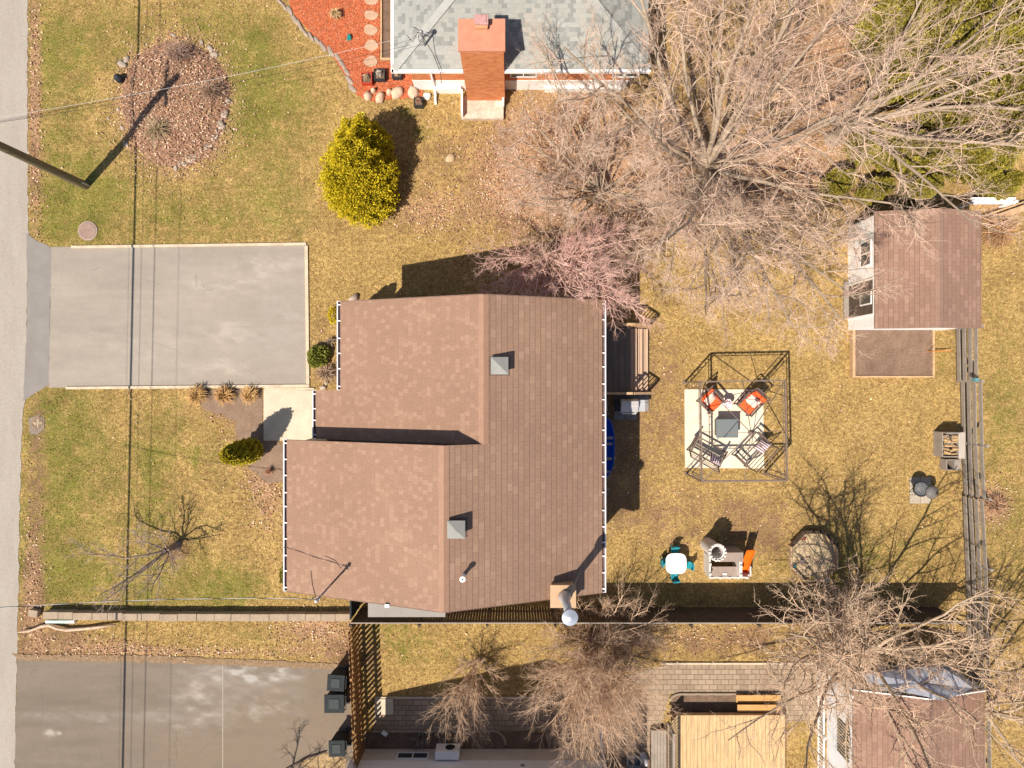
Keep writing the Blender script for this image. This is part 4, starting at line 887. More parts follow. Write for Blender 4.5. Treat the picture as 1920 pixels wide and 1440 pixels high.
def bare_tree(label, px, py, limbs, tr, th, cfg, seed, barkm, twigm, group=None, lean=(0, 0), name='bare_tree', cat='tree', trunkbase=None):
    """limbs: list of (azimuth deg, tilt from vertical deg, length)"""
    r_ = np.random.RandomState(seed); x, y = G(px, py)
    t = thing(name, label, cat, (x, y, 0), 0, group)
    tw = Twigs(); base = np.array([x, y, -.05]); d = nrm(np.array([lean[0], lean[1], 1.0])); k = 6; pts = []; rad = []; q = base.copy()
    for i in range(k+1): pts.append(q.copy()); rad.append(tr*(1.5 if i == 0 else 1.12 if i == 1 else 1-.25*i/k)); d = nrm(d+r_.normal(0, .04, 3)); q = q+d*th/k
    tw.add(pts, rad, 12); top = pts[-1]; tw.mesh('trunk', barkm, t)
    allst = [Twigs() for _ in cfg['n']]
    for (az_, ti, L, *rest) in limbs:
        a = R(az_); ti = R(ti); dv = np.array([math.cos(a)*math.sin(ti), math.sin(a)*math.sin(ti), math.cos(ti)])
        fr = rest[0] if rest else r_.uniform(.75, 1.0); b = pts[int(fr*k)]+(pts[min(k, int(fr*k)+1)]-pts[int(fr*k)])*(fr*k-int(fr*k))
        allst[0] = Twigs(); grow(allst, b, dv, L, cfg['rm'][0]*r_.uniform(.85, 1.1)*(L/cfg['L0'])**.6, 0, r_, cfg)
        allst[0].mesh('limb', barkm, t)
    big = Twigs()
    big.g = {}
    for s in allst[1:2]:
        for k_, v in s.g.items(): big.g.setdefault(k_, []).extend(v)
    if big.g: big.mesh('branches', barkm, t)
    cr = Twigs()
    for s in allst[2:]:
        for k_, v in s.g.items(): cr.g.setdefault(k_, []).extend(v)
    if cr.g: cr.mesh('crown', twigm, t)
    return t
BIG = dict(n=[1, 10, 8, 6, 5], seg=[9, 7, 5, 4, 3], gn=[.055, .11, .17, .22, .26], up=[.012, .05, .05, .05, .04], sd=[8, 6, 4, 3, 3], f0=[.16, .10, .08, .06], an=[(0, 0), (25, 55), (28, 62), (32, 70), (35, 75)],
           lr=[1, .52, .52, .55, .6], rm=[.098, .032, .0135, .0078, .0055], L0=8, bias=.1)
def lim(r, n, t0, t1, l0, l1, a0=0, a1=360): return [(a0+(a1-a0)*(i+r.uniform(-.3, .3))/n, r.uniform(t0, t1), r.uniform(l0, l1)) for i in range(n)]
r0 = random.Random(5)
bare_tree('huge bare grey tree with many limbs spreading over the back yard top', 1305, 345, lim(r0, 6, 18, 36, 7.5, 9.0)+[(258, 60, 6.8), (272, 55, 7.2), (285, 62, 7.4), (298, 56, 7.6), (245, 58, 5.6), (312, 60, 7.4), (330, 60, 7.0), (78, 30, 9), (58, 25, 9), (170, 62, 5.5), (120, 42, 8.5), (138, 50, 8.0), (100, 38, 9), (152, 56, 7.5), (264, 50, 6.5)], .30, 2.2, BIG, 31, bark, twig_t)
MED = dict(BIG); MED.update(n=[1, 9, 7, 6, 4], rm=[.055, .024, .012, .008, .0062], L0=5)
bare_tree('medium bare tree between the brick house and the brown roof', 1120, 372, lim(r0, 9, 25, 62, 3.6, 5.0)+[(180, 62, 4.6), (160, 60, 4.4), (140, 62, 4.6), (205, 62, 4.2), (95, 45, 5.6), (112, 50, 5.8), (128, 55, 5.6)], .15, 1.0, MED, 12, bark, twig_t)
bare_tree('bare tree overhanging the cedars in the top right corner', 1560, 262, lim(r0, 5, 30, 60, 5.5, 8.0, -55, 110)+[(-20, 60, 6.5), (10, 58, 7.0)], .24, 1.8, dict(BIG, n=[1, 8, 7, 6, 4]), 77, bark, twig_t)
PINK = dict(n=[1, 11, 8, 7], seg=[7, 5, 4, 3], gn=[.08, .14, .2, .25], up=[-.01, .01, .02, .03], sd=[6, 4, 3, 3], f0=[.15, .1, .1], an=[(0, 0), (25, 60), (30, 70), (35, 75)], lr=[1, .5, .5, .55], rm=[.04, .021, .016, .0145], L0=3.0, bias=.1)
pkb = pm('pinkish_bark', (.62, .42, .36), (.46, .30, .26), 5, .9, .3, 25)
bare_tree('bare pinkish tree reaching over the northeast corner of the brown roof', 1020, 498, [(-30,54,4.2),(-12,56,4.0),(205,55,3.0),(-160,50,3.0),(-20,45,3.8),(-45,50,4.0),(-70,46,3.6),(-95,48,3.2),(-120,52,3.2),(-145,55,3.2),(185,58,2.8),(-60,32,3.9),(-35,36,4.0),(0,56,3.2),(-100,34,3.2),(-5,64,3.6),(-78,56,3.4),(-52,44,4.2),(20,55,3.0),(-25,62,4.2)], .11, 2.3, PINK, 21, pkb, twig_p)
SPUR = dict(n=[1, 10, 8, 7], seg=[9, 7, 5, 3], gn=[.10, .15, .2, .25], up=[.02, .05, .05, .03], sd=[8, 5, 4, 3], f0=[.15, .08, .06], an=[(0, 0), (28, 62), (35, 75), (40, 80)], lr=[1, .5, .48, .42], rm=[.075, .028, .013, .009], L0=6, bias=.1)
yb_ = pm('yellow_bark', (.48, .37, .26), (.33, .25, .175), 5, .9, .4, 25)
bare_tree('large bare yellowish tree leaning over the corner shed', 1590, 1200, [(-30,35,6),(10,45,5.5),(60,42,5.0),(110,40,6.0),(140,42,6.5),(160,50,6.2),(128,32,7.0),(200,55,5.6),(-70,50,5),(-50,25,6.5),(85,24,6.5),(180,62,4.8),(150,58,5.2),(40,55,4.5),(225,60,4.2),(100,60,3.6),(172,50,7.2),(187,54,7.0),(152,44,7.6),(205,48,6.6),(120,52,6.4)], .17, 1.3, SPUR, 44, yb_, twig_y)
bare_tree('bare tree at the right edge beyond the rail fence', 1800, 1300, [(30,50,5),(80,45,5),(130,45,5),(0,55,5),(-50,45,5),(100,25,5.5)], .16, 1.5, dict(SPUR, n=[1, 10, 8, 6]), 45, yb_, twig_y)
BUSH = dict(n=[1, 11, 9, 7], seg=[7, 5, 4, 3], gn=[.07, .10, .12, .15], up=[.0, .02, .02, .02], sd=[6, 4, 3, 3], f0=[.1, .08, .08], an=[(0, 0), (20, 50), (22, 55), (25, 65)], lr=[1, .55, .5, .55], rm=[.03, .018, .013, .0118], L0=3, bias=.05)
tb_ = pm('tan_bark', (.78, .56, .38), (.60, .42, .28), 5, .9, .4, 25)
bare_tree('small bare shrub tree in front of the neighbour window', 893, 1238, [(250,48,2.7),(230,56,2.7),(270,45,2.7),(290,50,2.4),(212,50,2.3),(310,55,2.0),(180,48,1.6),(0,42,1.5),(60,35,1.2),(258,30,2.7),(120,35,1.3),(240,38,2.8),(278,34,2.6)], .08, .5, dict(BUSH, n=[1, 8, 7, 5]), 51, tb_, twig_y)
bare_tree('wide dense bare shrub tree south of the slat fence', 1105, 1195, lim(random.Random(8), 26, 15, 58, 3.4, 4.4, 196, 345)+[(80,58,2.2),(50,62,3.0),(30,62,3.0),(65,64,2.8),(110,60,2.2),(150,60,2.6),(5,60,2.8),(175,58,2.8),(130,60,2.2)], .12, .5, dict(BUSH, n=[1, 11, 8, 7]), 52, tb_, twig_y)
LAWN = dict(n=[1, 7, 6, 5], seg=[8, 6, 4, 3], gn=[.16, .18, .22, .28], up=[.03, .03, .03, .02], sd=[6, 5, 4, 3], f0=[.2, .12, .1], an=[(0, 0), (28, 62), (30, 70), (35, 75)], lr=[1, .55, .5, .5], rm=[.045, .016, .009, .0066], L0=2.5, bias=.1)
bare_tree('small gnarled bare tree alone on the front lawn', 332, 1024, [(205,54,2.9),(245,58,2.7),(150,45,1.7),(300,56,2.5),(75,38,1.6),(15,50,1.9),(225,34,2.7)], .12, .8, LAWN, 63, pm('gnarled_bark', (.36, .28, .24), (.24, .18, .155), 5, .9, .4, 25), pm('lawn_twig', (.55, .43, .37), (.40, .30, .26), 2, .9, 0, 20, fine=0))
bare_tree('tall bare tree standing off the right edge with its shadow on the east lawn', 1945, 1180, [(100,25,6),(140,40,5),(60,35,5),(180,45,4.5),(20,40,5),(120,60,4)], .22, 2.5, dict(SPUR, n=[1, 10, 7, 5]), 46, bark, twig_y)
bare_tree('bare tree just below the bottom edge shading the south driveway', 500, 1555, lim(r0, 7, 20, 50, 3.0, 4.0), .14, 1.8, dict(SPUR, n=[1, 9, 8, 6]), 47, bark, twig_y)

# ------------------------------------------------------------------ evergreens and shrubs
def foliage(name, parent, blobs, n, size, c1, c2, seed, flat=.3, shell=.25, zmin=.05):
    """leaf sprays over ellipsoids blobs=[(x,y,z,rx,ry,rz)]"""
    r_ = np.random.RandomState(seed); VV = []; CC = []
    tot = sum(b[3]*b[4]+b[3]*b[5] for b in blobs)
    for (x, y, z, rx, ry, rz) in blobs:
        k = int(n*(rx*ry+rx*rz)/tot); u = r_.normal(0, 1, (k, 3)); u /= np.linalg.norm(u, axis=1, keepdims=True)
        u[:, 2] = np.where(u[:, 2] < -.5, -u[:, 2], u[:, 2]); bump = 1+.15*np.sin(u[:, 0]*9+seed+x)*np.cos(u[:, 1]*8+u[:, 2]*7)+r_.normal(0, .04, k)
        f = bump*(1-shell*r_.rand(k)**2); c = np.stack([x+u[:, 0]*rx*f, y+u[:, 1]*ry*f, z+u[:, 2]*rz*f], 1)
        for j in range(3):
            dr = u+r_.normal(0, .55, (k, 3)); dr /= np.linalg.norm(dr, axis=1, keepdims=True)
            sd_ = np.cross(dr, r_.normal(0, 1, (k, 3))); sd_ /= np.linalg.norm(sd_, axis=1, keepdims=True)
            s = size*r_.uniform(.6, 1.3, (k, 1)); tip = c+dr*s; V = np.stack([c, c+dr*s*.55+sd_*s*.28, tip, c+dr*s*.55-sd_*s*.28], 1)
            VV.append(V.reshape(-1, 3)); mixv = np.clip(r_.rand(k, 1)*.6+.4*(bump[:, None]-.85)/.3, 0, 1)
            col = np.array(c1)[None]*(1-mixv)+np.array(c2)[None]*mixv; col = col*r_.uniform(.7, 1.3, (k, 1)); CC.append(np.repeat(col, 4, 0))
    V = np.concatenate(VV); V[:, 2] = np.maximum(V[:, 2], zmin); C = np.concatenate(CC)
    return npmesh(name, V, np.arange(len(V)).reshape(-1, 4), leafmat('foliage'), parent, colr=np.clip(C, 0, .9))
def gl(px, py, z): x, y, _ = P(px, py, z); return x, y
t = thing('golden_cedar', 'large golden yellow cedar bush on the front lawn near the mulch bed', 'bush', (*G(692, 330), 0))
m = MB()
for q in ((690, 315), (700, 350), (676, 335)): x, y = G(*q); m.cyl((x, y, 0), (x, y, 1.4), .07, .03)
m.build('trunk', barkd, t)
bl = []
for px, py, h, rr in ((678, 268, 1.6, .95), (657, 325, 1.4, 1.15), (680, 362, 1.1, 1.1), (698, 318, 1.2, .95), (668, 295, 2.0, .9), (700, 268, 1.4, .65), (652, 355, 1.0, .95), (706, 365, .8, .8)):
    x, y = gl(px, py, h); bl.append((x, y, h*.75, rr*.95, rr, h*.95))
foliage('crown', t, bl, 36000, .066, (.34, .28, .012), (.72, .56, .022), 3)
foliage('inner_growth', t, [(a, b, c*.85, d*.82, e*.82, f*.85) for a, b, c, d, e, f in bl], 9000, .10, (.07, .075, .01), (.15, .13, .015), 4)  # inner sprays coloured dark to paint shaded gaps between clumps
t = thing('upright_cedar', 'dark green upright cedar beside the entrance slab', 'bush', (*G(478, 842), 0))
x, y = G(478, 842); m = MB(); m.cyl((x, y, 0), (x, y, 1.6), .05, .02); m.build('trunk', barkd, t)
bl = [(x, y, .55, .44, .42, .5), (x, y, 1.1, .44, .42, .65), (x, y, 1.75, .38, .36, .7), (x, y, 2.3, .26, .26, .55)]
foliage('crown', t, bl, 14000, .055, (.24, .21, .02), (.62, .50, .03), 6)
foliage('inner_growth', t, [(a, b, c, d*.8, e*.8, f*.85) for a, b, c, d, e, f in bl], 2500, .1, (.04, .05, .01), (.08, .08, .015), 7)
# hidden twin at the north wall casting the pointed shadow
t = thing('upright_cedar', 'slim evergreen hidden under the northwest roof corner casting a pointed shadow', 'bush', (-5.9, 2.6, 0))
t.location = (*G(690, 590), 0); x, y = G(690, 590); m = MB(); m.cyl((x, y, 0), (x, y, 1.2), .04, .02); m.build('trunk', barkd, t)
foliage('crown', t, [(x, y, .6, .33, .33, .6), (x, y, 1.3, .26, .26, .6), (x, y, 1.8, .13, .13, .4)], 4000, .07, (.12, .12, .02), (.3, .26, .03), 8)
# cedars in the top right
cs = []
GR = 'cedars of the hedge in the top right'
protos = []
for s_ in range(3):
    t = thing('cedar_tree', 'x', 'cedar', (0, 0, 0), 0, GR)
    m = MB(); m.cyl((0, 0, 0), (0, 0, 2.2), .08, .03); m.build('trunk', barkd, t)
    bl = [(0, 0, .8, .85, .8, .9), (.1*s_, 0, 1.7, .75, .72, .95), (0, .08, 2.5, .5, .5, .8)]
    foliage('crown', t, bl, 9000, .10, (.09, .09, .015), (.40, .33, .05), 20+s_)
    protos.append(t)
spots = [(1690,30,1.1,'back row, first from the left'),(1755,20,1.2,'back row, second from the left'),(1820,25,1.1,'back row, second from the right'),(1885,30,1.2,'back row at the right edge'),
         (1720,110,1.1,'second row, left end'),(1785,105,1.2,'second row, middle left'),(1850,110,1.1,'second row, middle right'),(1910,115,1.1,'second row, right end'),
         (1800,190,1.0,'third row, first from the left'),(1862,190,1.1,'third row, second from the left'),(1915,205,1.0,'third row, right end'),
         (1640,262,.7,'front row, second from the left, behind the shed'),(1700,275,.8,'front row, third from the left, behind the shed'),(1760,280,.85,'front row, fourth from the left'),(1820,278,.9,'front row, fifth from the left'),(1875,285,.9,'front row, right end by the white fence'),
         (1580,340,.6,'front row, left end near the shed corner'),(1650,352,.55,'low one touching the shed roof edge'),(1735,350,.6,'low one behind the shed ridge'),(1885,345,.6,'low one above the white fence')]
for i, (px, py, sc, wh) in enumerate(spots):
    x, y, _ = P(px, py, 2.0*sc); c = protos[i] if i < 3 else copy_tree(protos[i % 3])
    c.location = (x, y, 0); c.scale = (sc*.95, sc*.95, sc); c.rotation_euler = (0, 0, i*1.3); c['label'] = 'green cedar under bare branches, '+wh
# green rhododendron like shrub and dead shrubs by the driveway end
t = thing('green_shrub', 'bright green leafy shrub between driveway and west gutter', 'shrub', (*G(600, 668), 0)); x, y = G(600, 668)
m = MB(); m.cyl((x, y, 0), (x, y, .25), .03, .02); m.build('stem', barkd, t)
foliage('leaves', t, [(x, y, .25, .36, .36, .28), (x-.12, y-.2, .2, .25, .22, .2), (x+.15, y+.12, .22, .25, .25, .22)], 900, .09, (.09, .115, .015), (.27, .27, .05), 9)
t = thing('yellow_shrub', 'small yellow forsythia sprig beside the northwest gutter', 'shrub', (*G(627, 590), 0)); x, y = G(629, 592)
foliage('leaves', t, [(x, y, .3, .16, .3, .3)], 300, .06, (.45, .34, .01), (.7, .55, .02), 19); m = MB(); m.cyl((x, y, 0), (x, y, .3), .02, .01); m.build('stem', barkd, t)
t = thing('low_shrub', 'small green shrub at the southwest gutter end', 'shrub', (*G(536, 1078), 0)); x, y = G(545, 1072)
foliage('leaves', t, [(x, y, .35, .25, .45, .35)], 500, .07, (.12, .12, .02), (.35, .3, .03), 29); m = MB(); m.cyl((x, y, 0), (x, y, .3), .02, .01); m.build('stem', barkd, t)
def tuft(label, px, py, h, rad, n, col, seed, name='ornamental_grass', cat='grass clump', group=None, z0=0, w=.012):
    r_ = np.random.RandomState(seed); x, y = G(px, py); a = r_.uniform(0, 6.28, n); ti = r_.uniform(.05, 1, n); L = h*r_.uniform(.6, 1.1, n)
    b = np.stack([x+.25*rad*r_.normal(0, .5, n), y+.25*rad*r_.normal(0, .5, n), np.full(n, z0)], 1)
    mid = b+np.stack([np.cos(a)*rad*.45*ti, np.sin(a)*rad*.45*ti, L*.75], 1); tip = b+np.stack([np.cos(a)*rad*1.05*ti, np.sin(a)*rad*1.05*ti, L*(1-.5*ti)], 1)
    s = np.stack([-np.sin(a)*w, np.cos(a)*w, np.zeros(n)], 1)
    V = np.stack([b-s, b+s, mid+s, mid-s, tip+s*.3, tip-s*.3], 1).reshape(-1, 3); i = np.arange(n)*6
    F = np.concatenate([np.stack([i, i+1, i+2, i+3], 1), np.stack([i+3, i+2, i+4, i+5], 1)])
    c = np.array(col)[None]*r_.uniform(.55, 1.4, (n, 1)); o = npmesh(name, V, F, leafmat('dry_blade'), None, (x, y, z0), colr=np.repeat(np.clip(c, 0, .9), 6, 0)); tag(o, label, cat, group); return o
OG = 'dry ornamental grasses by the driveway'
tuft('dry orange ornamental grass clump farthest from the entrance slab', 374, 741, .5, .44, 420, (.46, .27, .10), 1, group=OG)
tuft('middle clump of the three dry ornamental grasses', 425, 741, .5, .44, 420, (.44, .25, .095), 2, group=OG)
tuft('dry ornamental grass clump touching the entrance slab corner', 472, 741, .45, .40, 420, (.50, .30, .12), 3, group=OG)
tuft('pale dry grass tussock standing in the red mulch', 632, 32, .5, .24, 260, (.52, .36, .18), 4)
tuft('small reddish dead plant near the southwest wall', 506, 883, .3, .2, 60, (.30, .13, .08), 5, 'dead_plant', 'plant')
tuft('wide rust coloured dead shrub behind the shed', 1858, 440, .8, .75, 700, (.42, .24, .12), 6, 'dead_shrub', 'shrub')
tuft('brown dead shrub on the soil below the green shrub', 614, 700, .45, .45, 240, (.33, .22, .15), 7, 'dead_shrub', 'shrub')
tuft('grey twiggy plant in the north end of the soil by the driveway', 622, 640, .35, .22, 60, (.28, .2, .15), 8, 'dead_shrub', 'shrub')
tuft('brown leaf heap with dry stems beyond the rail fence', 1862, 945, .35, .5, 260, (.34, .2, .12), 12, 'dead_shrub', 'shrub')
tuft('dead stalks on the dark soil by the neighbour wall', 790, 1382, .4, .5, 60, (.3, .24, .18), 13, 'dead_plant', 'plant')
tuft('dry twiggy shrub at the upper side of the leaf covered round bed', 345, 112, .6, .7, 240, (.30, .2, .15), 14, 'dead_shrub', 'shrub', z0=.2, w=.006)
tuft('dry twiggy shrub at the right side of the leaf covered round bed', 400, 180, .6, .6, 240, (.34, .22, .15), 15, 'dead_shrub', 'shrub', z0=.15, w=.006)
tuft('dry twiggy shrub at the lower side of the leaf covered round bed', 305, 250, .6, .7, 260, (.36, .27, .16), 16, 'dead_shrub', 'shrub', z0=.15, w=.006)

# ------------------------------------------------------------------ round bed, stones
cx, cy = G(330, 195); m = MB(); rr = random.Random(2); nr = 26
prof = [(1, 0), (.9, .08), (.7, .2), (.4, .29), (.001, .32)]; vs = []
for f, z in prof:
    for k in range(nr): a = 2*math.pi*k/nr; vs.append((cx+2.1*f*math.cos(a)*(1+.05*math.sin(3*a)), cy+2.55*f*math.sin(a)*(1+.04*math.cos(2*a)), z))
m.add(vs, [(i*nr+k, i*nr+(k+1) % nr, (i+1)*nr+(k+1) % nr, (i+1)*nr+k) for i in range(len(prof)-1) for k in range(nr)])
o = m.build('round_bed', pm('leafy_soil', (.36, .21, .135), (.19, .105, .068), 6, .95, 1, 22, fine=.5), smooth=True); o['kind'] = 'structure'
def stone(label, px, py, w, d, h, seed, mat=stonem, group=None, z=0, name='stone', rz=None):
    m = MB(); x, y = G(px, py); m.rock((x, y, z+h*.15), (w, d, h*1.4), seed, rz if rz is not None else seed*1.3, 2, .2); o = m.build(name, mat, smooth=True); tag(o, label, 'stone', group); return o
EDG = 'edging stones along the red mulch bed'
edge = [(523,2),(533,14),(545,22),(555,38),(561,50),(573,62),(583,70),(596,76),(606,88),(620,97),(632,110),(641,122),(648,135),(656,150),(663,165)]
for i, (a, b) in enumerate(edge):
    stone('flat edging stone, number %d from the top along the left rim of the red mulch' % (i+1), a+random.uniform(-2, 2), b+random.uniform(-2, 2), random.uniform(.34, .56), random.uniform(.14, .22), .1, i+1, pm('edge_stone', (.40, .32, .26), (.24, .19, .155), 6, .9, .4, 30, fine=.3), group=EDG, rz=random.uniform(-1.15, -.75))
BLD = 'pale boulders at the foot of the mulch bed'
for i, (a, b, w, d, lab) in enumerate([(691,182,.38,.32,'pale round boulder at the left end of the boulder row'),(701,172,.22,.2,'small boulder tucked behind the left end of the row'),(713,184,.46,.34,'second large pale boulder from the left'),(731,174,.24,.3,'narrow boulder in the middle of the row'),(746,175,.55,.42,'large cream boulder right of the middle'),(775,174,.6,.46,'largest tan boulder at the right end of the row')]):
    stone(lab, a, b, w, d, .34, 40+i, pm('cream_boulder', (.72, .56, .42), (.54, .38, .27), 4, .9, .3, 25, fine=.15), BLD, name='boulder')
STP = 'stepping stones through the red mulch'
for i, (a, b, lab) in enumerate([(697,2,'topmost stepping stone cut by the picture edge'),(696,30,'second stepping stone from the top'),(695,57,'middle stepping stone of the row'),(697,86,'fourth stepping stone from the top'),(696,116,'lowest stepping stone near the planters')]):
    m = MB(); x, y = G(a, b); m.prism([(x+.27*math.cos(t_)*(1+.12*math.sin(3*t_+i)), y+.2*math.sin(t_)*(1+.15*math.cos(2*t_+i))) for t_ in np.linspace(0, 6.28, 15)[:-1]], 0, .065); tag(m.build('stepping_stone', flag, bevel=.01), lab, 'stepping stone', STP)
RB = 'stones round the leaf covered bed'
for i, (a, b, w) in enumerate([(229,120,.4),(238,112,.3),(395,92,.34),(403,103,.36),(378,80,.26),(325,66,.22),(422,215,.4),(415,235,.42),(400,255,.34),(388,275,.36),(376,285,.3),(360,298,.34),(345,307,.3),(222,205,.2),(203,222,.14),(230,240,.2),(330,315,.26),(428,190,.3),(237,270,.22),(413,150,.26)]):
    stone('rim stone of the round leafy bed, clock position %d of 20' % (i+1), a, b, w, w*.7, w*.35, 60+i, pm('rim_stone', (.46, .38, .31), (.28, .23, .19), 5, .9, .4, 30, fine=.25) if w > .2 else stonem, RB)
tiny = MB(); r2 = random.Random(9)
for i in range(170):
    a = r2.uniform(-1.5, .35); f = r2.uniform(.75, .98); tiny.rock((cx+2.0*f*math.cos(a), cy+2.45*f*math.sin(a), .05+.12*(1-f)), (r2.uniform(.06, .13),)*2+(.08,), i, 0, 1, .2)
tag(tiny.build('pebbles', pm('pale_pebble', (.62, .50, .40), (.44, .34, .27), 6, .9, .2, 30)), 'pale pebbles spread on the lower right rim of the round bed', 'pebbles', kind='stuff')
stone('rough light stone at the northwest corner of the brown roof', 664, 561, .45, .3, .3, 90)
stone('bleached root chunk on the lawn right of the golden cedar', 845, 297, .35, .42, .2, 91, pm('bleached_wood', (.60, .45, .28), (.40, .28, .17), 8))
stone('grey stone under the west gutter end near the entrance', 607, 727, .25, .2, .18, 92)
stone('pale stone beside the dead shrub near the entrance', 612, 718, .2, .16, .16, 93)
# small ornament things in the front lawn
m = MB(); x, y = G(228, 151); m.lathe([(.12, 0), (.16, .1), (.15, .3), (.08, .4), (.001, .42)], (x, y, 0), 14); tag(m.build('plant_pot', dark), 'small black upturned pot left of the round leafy bed', 'pot')
m = MB(); x, y = G(656, 73); m.rock((x, y, .08), (.2, .22, .25), 3, 0, 2, .35); tag(m.build('garden_ornament', pm('teal_glaze', (.02, .32, .30), (.02, .2, .2), 8, .3)), 'small teal garden ornament in the red mulch', 'ornament')
def planter(label, px, py, w, matp, plant, seed, h=.3, rz=0):
    x, y = G(px, py); t = thing('planter', label, 'planter', (x, y, 0)); m = MB()
    for i, (dx, dy) in enumerate(((1, 0), (-1, 0), (0, 1), (0, -1))):
        m.box((x+dx*(w/2-.015), y+dy*(w/2-.015), h/2), (.03 if dx else w-.06, .03 if dy else w, h), 0)
    m.build('box', matp, t); m = MB(); m.box((x, y, h*.42), (w-.06, w-.06, h*.8)); m.build('soil', soil, t)
    if plant: o = tuft('x', px, py, .25, w*.4, 70, plant, seed, 'dry_stems', None, z0=h*.8); del o['label']; o.parent = t; o.location = (0, 0, h*.8)
planter('red planter box with dry stems in the mulch', 690, 152, .42, pm('red_plastic', (.5, .06, .03)), (.42, .3, .18), 31)
planter('dark square planter in the middle of the three on the mulch', 714, 145, .42, dark, (.45, .4, .33), 32)
planter('dark square planter nearest the north house corner', 746, 143, .36, dark, (.42, .3, .2), 33)
planter('small black square pot on the grass below the boulders', 786, 196, .34, dark, (.3, .18, .12), 34)
m = MB(); x, y = G(800, 170); m.rock((x-.05, y+.25, .1), (.4, .35, .3), 5, 0, 2, .3); m.rock((x, y-.25, .08), (.35, .3, .22), 6, 0, 2, .3); tag(m.build('rubble_bags', pm('white_bag', (.75, .72, .68), (.6, .55, .5), 5, .6, .3, 15)), 'white crumpled bags beside the downspout of the north house', 'bags')
t = thing('timber_edging', 'dark soil strip framed with timber beside the grey hip roof', 'garden bed', (*G(724, 60), 0)); m = MB(); m.bpx(716, -40, 732, 108, 0, .06); m.build('soil', soil, t); m = MB(); m.bpx(713, -40, 716, 112, 0, .14); m.bpx(732, -40, 734.5, 112, 0, .14); m.bpx(716, 108, 732, 112, 0, .14); m.build('timber', wtan, t)

# ------------------------------------------------------------------ driftwood and marker at the retaining wall
m = MB(); pts = [(38,1183),(58,1181),(82,1172),(96,1170),(110,1175),(128,1179),(160,1177),(190,1173),(221,1169)]
m.tube([(*G(a, b), .14+.03*math.sin(i*1.9)) for i, (a, b) in enumerate(pts)], [.02, .04, .06, .065, .06, .065, .06, .055, .035], 8); tag(m.build('driftwood_log', pm('driftwood', (.66, .50, .37), (.44, .31, .22), 4, .9, .4, 30, fine=.2), smooth=True), 'long bleached crooked branch lying beside the block wall', 'branch')
t = thing('marker_stake', 'white and green striped snow marker lying by the block wall', 'stake', (*G(116, 1164), 0)); x, y = G(116, 1164)
m = MB(); m.cyl((x-.56, y, .07), (x+.56, y, .07), .07, n=12); m.build('tube', white, t)
m = MB()
for i in range(18): m.cyl((x-.42+.045*i, y, .07), (x-.42+.045*i+.022, y, .07), .074, n=12)
m.build('stripe', pm('mint_green', (.45, .78, .62)), t)

# ------------------------------------------------------------------ deck and stairs behind the house
def deck():
    x0 = 2.7; x1 = P(1183, 0, .75)[0]; y0 = P(0, 737, .75)[1]; y1 = P(0, 612, .75)[1]
    t = thing('deck', 'weathered back deck coloured dark for house shade, with steps and slatted railings', 'deck', ((x0+x1)/2, (y0+y1)/2, 0))
    m = MB(); n = 8; w = (x1-x0)/n
    for i in range(n): m.b2(x0+i*w+.006, y0, .70, x0+(i+1)*w-.006, y1, .75)
    m.build('deck_boards', pm('shaded_deck_board', (.20, .17, .14), (.13, .11, .09), 2, .85, .3, 40, fine=.25, stretch=(8, .6, 1)), t)  # board colour darkened to paint the house shade on the deck
    m = MB(); m.b2(x0, y0+.01, .52, x1-.02, y0+.05, .70); m.b2(x0, y1-.05, .52, x1-.02, y1-.01, .70); m.b2(x1-.06, y0+.06, .52, x1-.02, y1-.06, .70)
    for a in (y0+.1, (y0+y1)/2, y1-.2): m.b2(x1-.2, a, 0, x1-.08, a+.12, .695)
    m.build('deck_frame', wdark, t)
    for i in range(3):
        m = MB(); xx = x1+.02+.25*i; zz = .56-.18*i; m.b2(xx, y0+.06, zz-.04, xx+.115, y1-.06, zz); m.b2(xx+.13, y0+.06, zz-.04, xx+.235, y1-.06, zz)
        m.build('stair_tread', pm('sunlit_tread', (.55, .39, .28), (.44, .30, .21), 2, .8, .2, 40, fine=.15, stretch=(8, .6, 1)), t)  # lighter wood colour paints the sun falling on the treads
    for yy in (y0+.03, y1-.07): m = MB(); m.beam((x1, yy+.02, .5), (x1+.8, yy+.02, -.05), .035, .2); m.build('stringer', wdark, t)
    for yy, nm in ((y1, 'north'), (y0, 'south')):
        m = MB(); xs0 = x0+.35
        for xx in (xs0, x1-.05, x1+.75): zb = .75 if xx < x1 else .05; m.box((xx, yy, (zb-.3+zb+.95)/2), (.085, .085, 1.25))
        m.beam((xs0, yy, 1.68), (x1-.05, yy, 1.68), .09, .04); m.beam((x1-.05, yy, 1.68), (x1+.78, yy, 1.02), .09, .04)
        m.beam((xs0, yy, .85), (x1-.05, yy, .85), .04, .07); m.beam((x1-.05, yy, .85), (x1+.78, yy, .2), .04, .07)
        k = 14
        for i in range(k):
            xx = xs0+(x1+.7-xs0)*(i+.5)/k; zb = .85 if xx < x1-.05 else .85-(xx-x1+.05)*.79; m.box((xx, yy, zb+.4), (.03, .03, .8))
        m.build('railing', wtan, t)
    SOLID.append([(x0, y0), (x1, y0), (x1, y1), (x0, y1)])
deck()
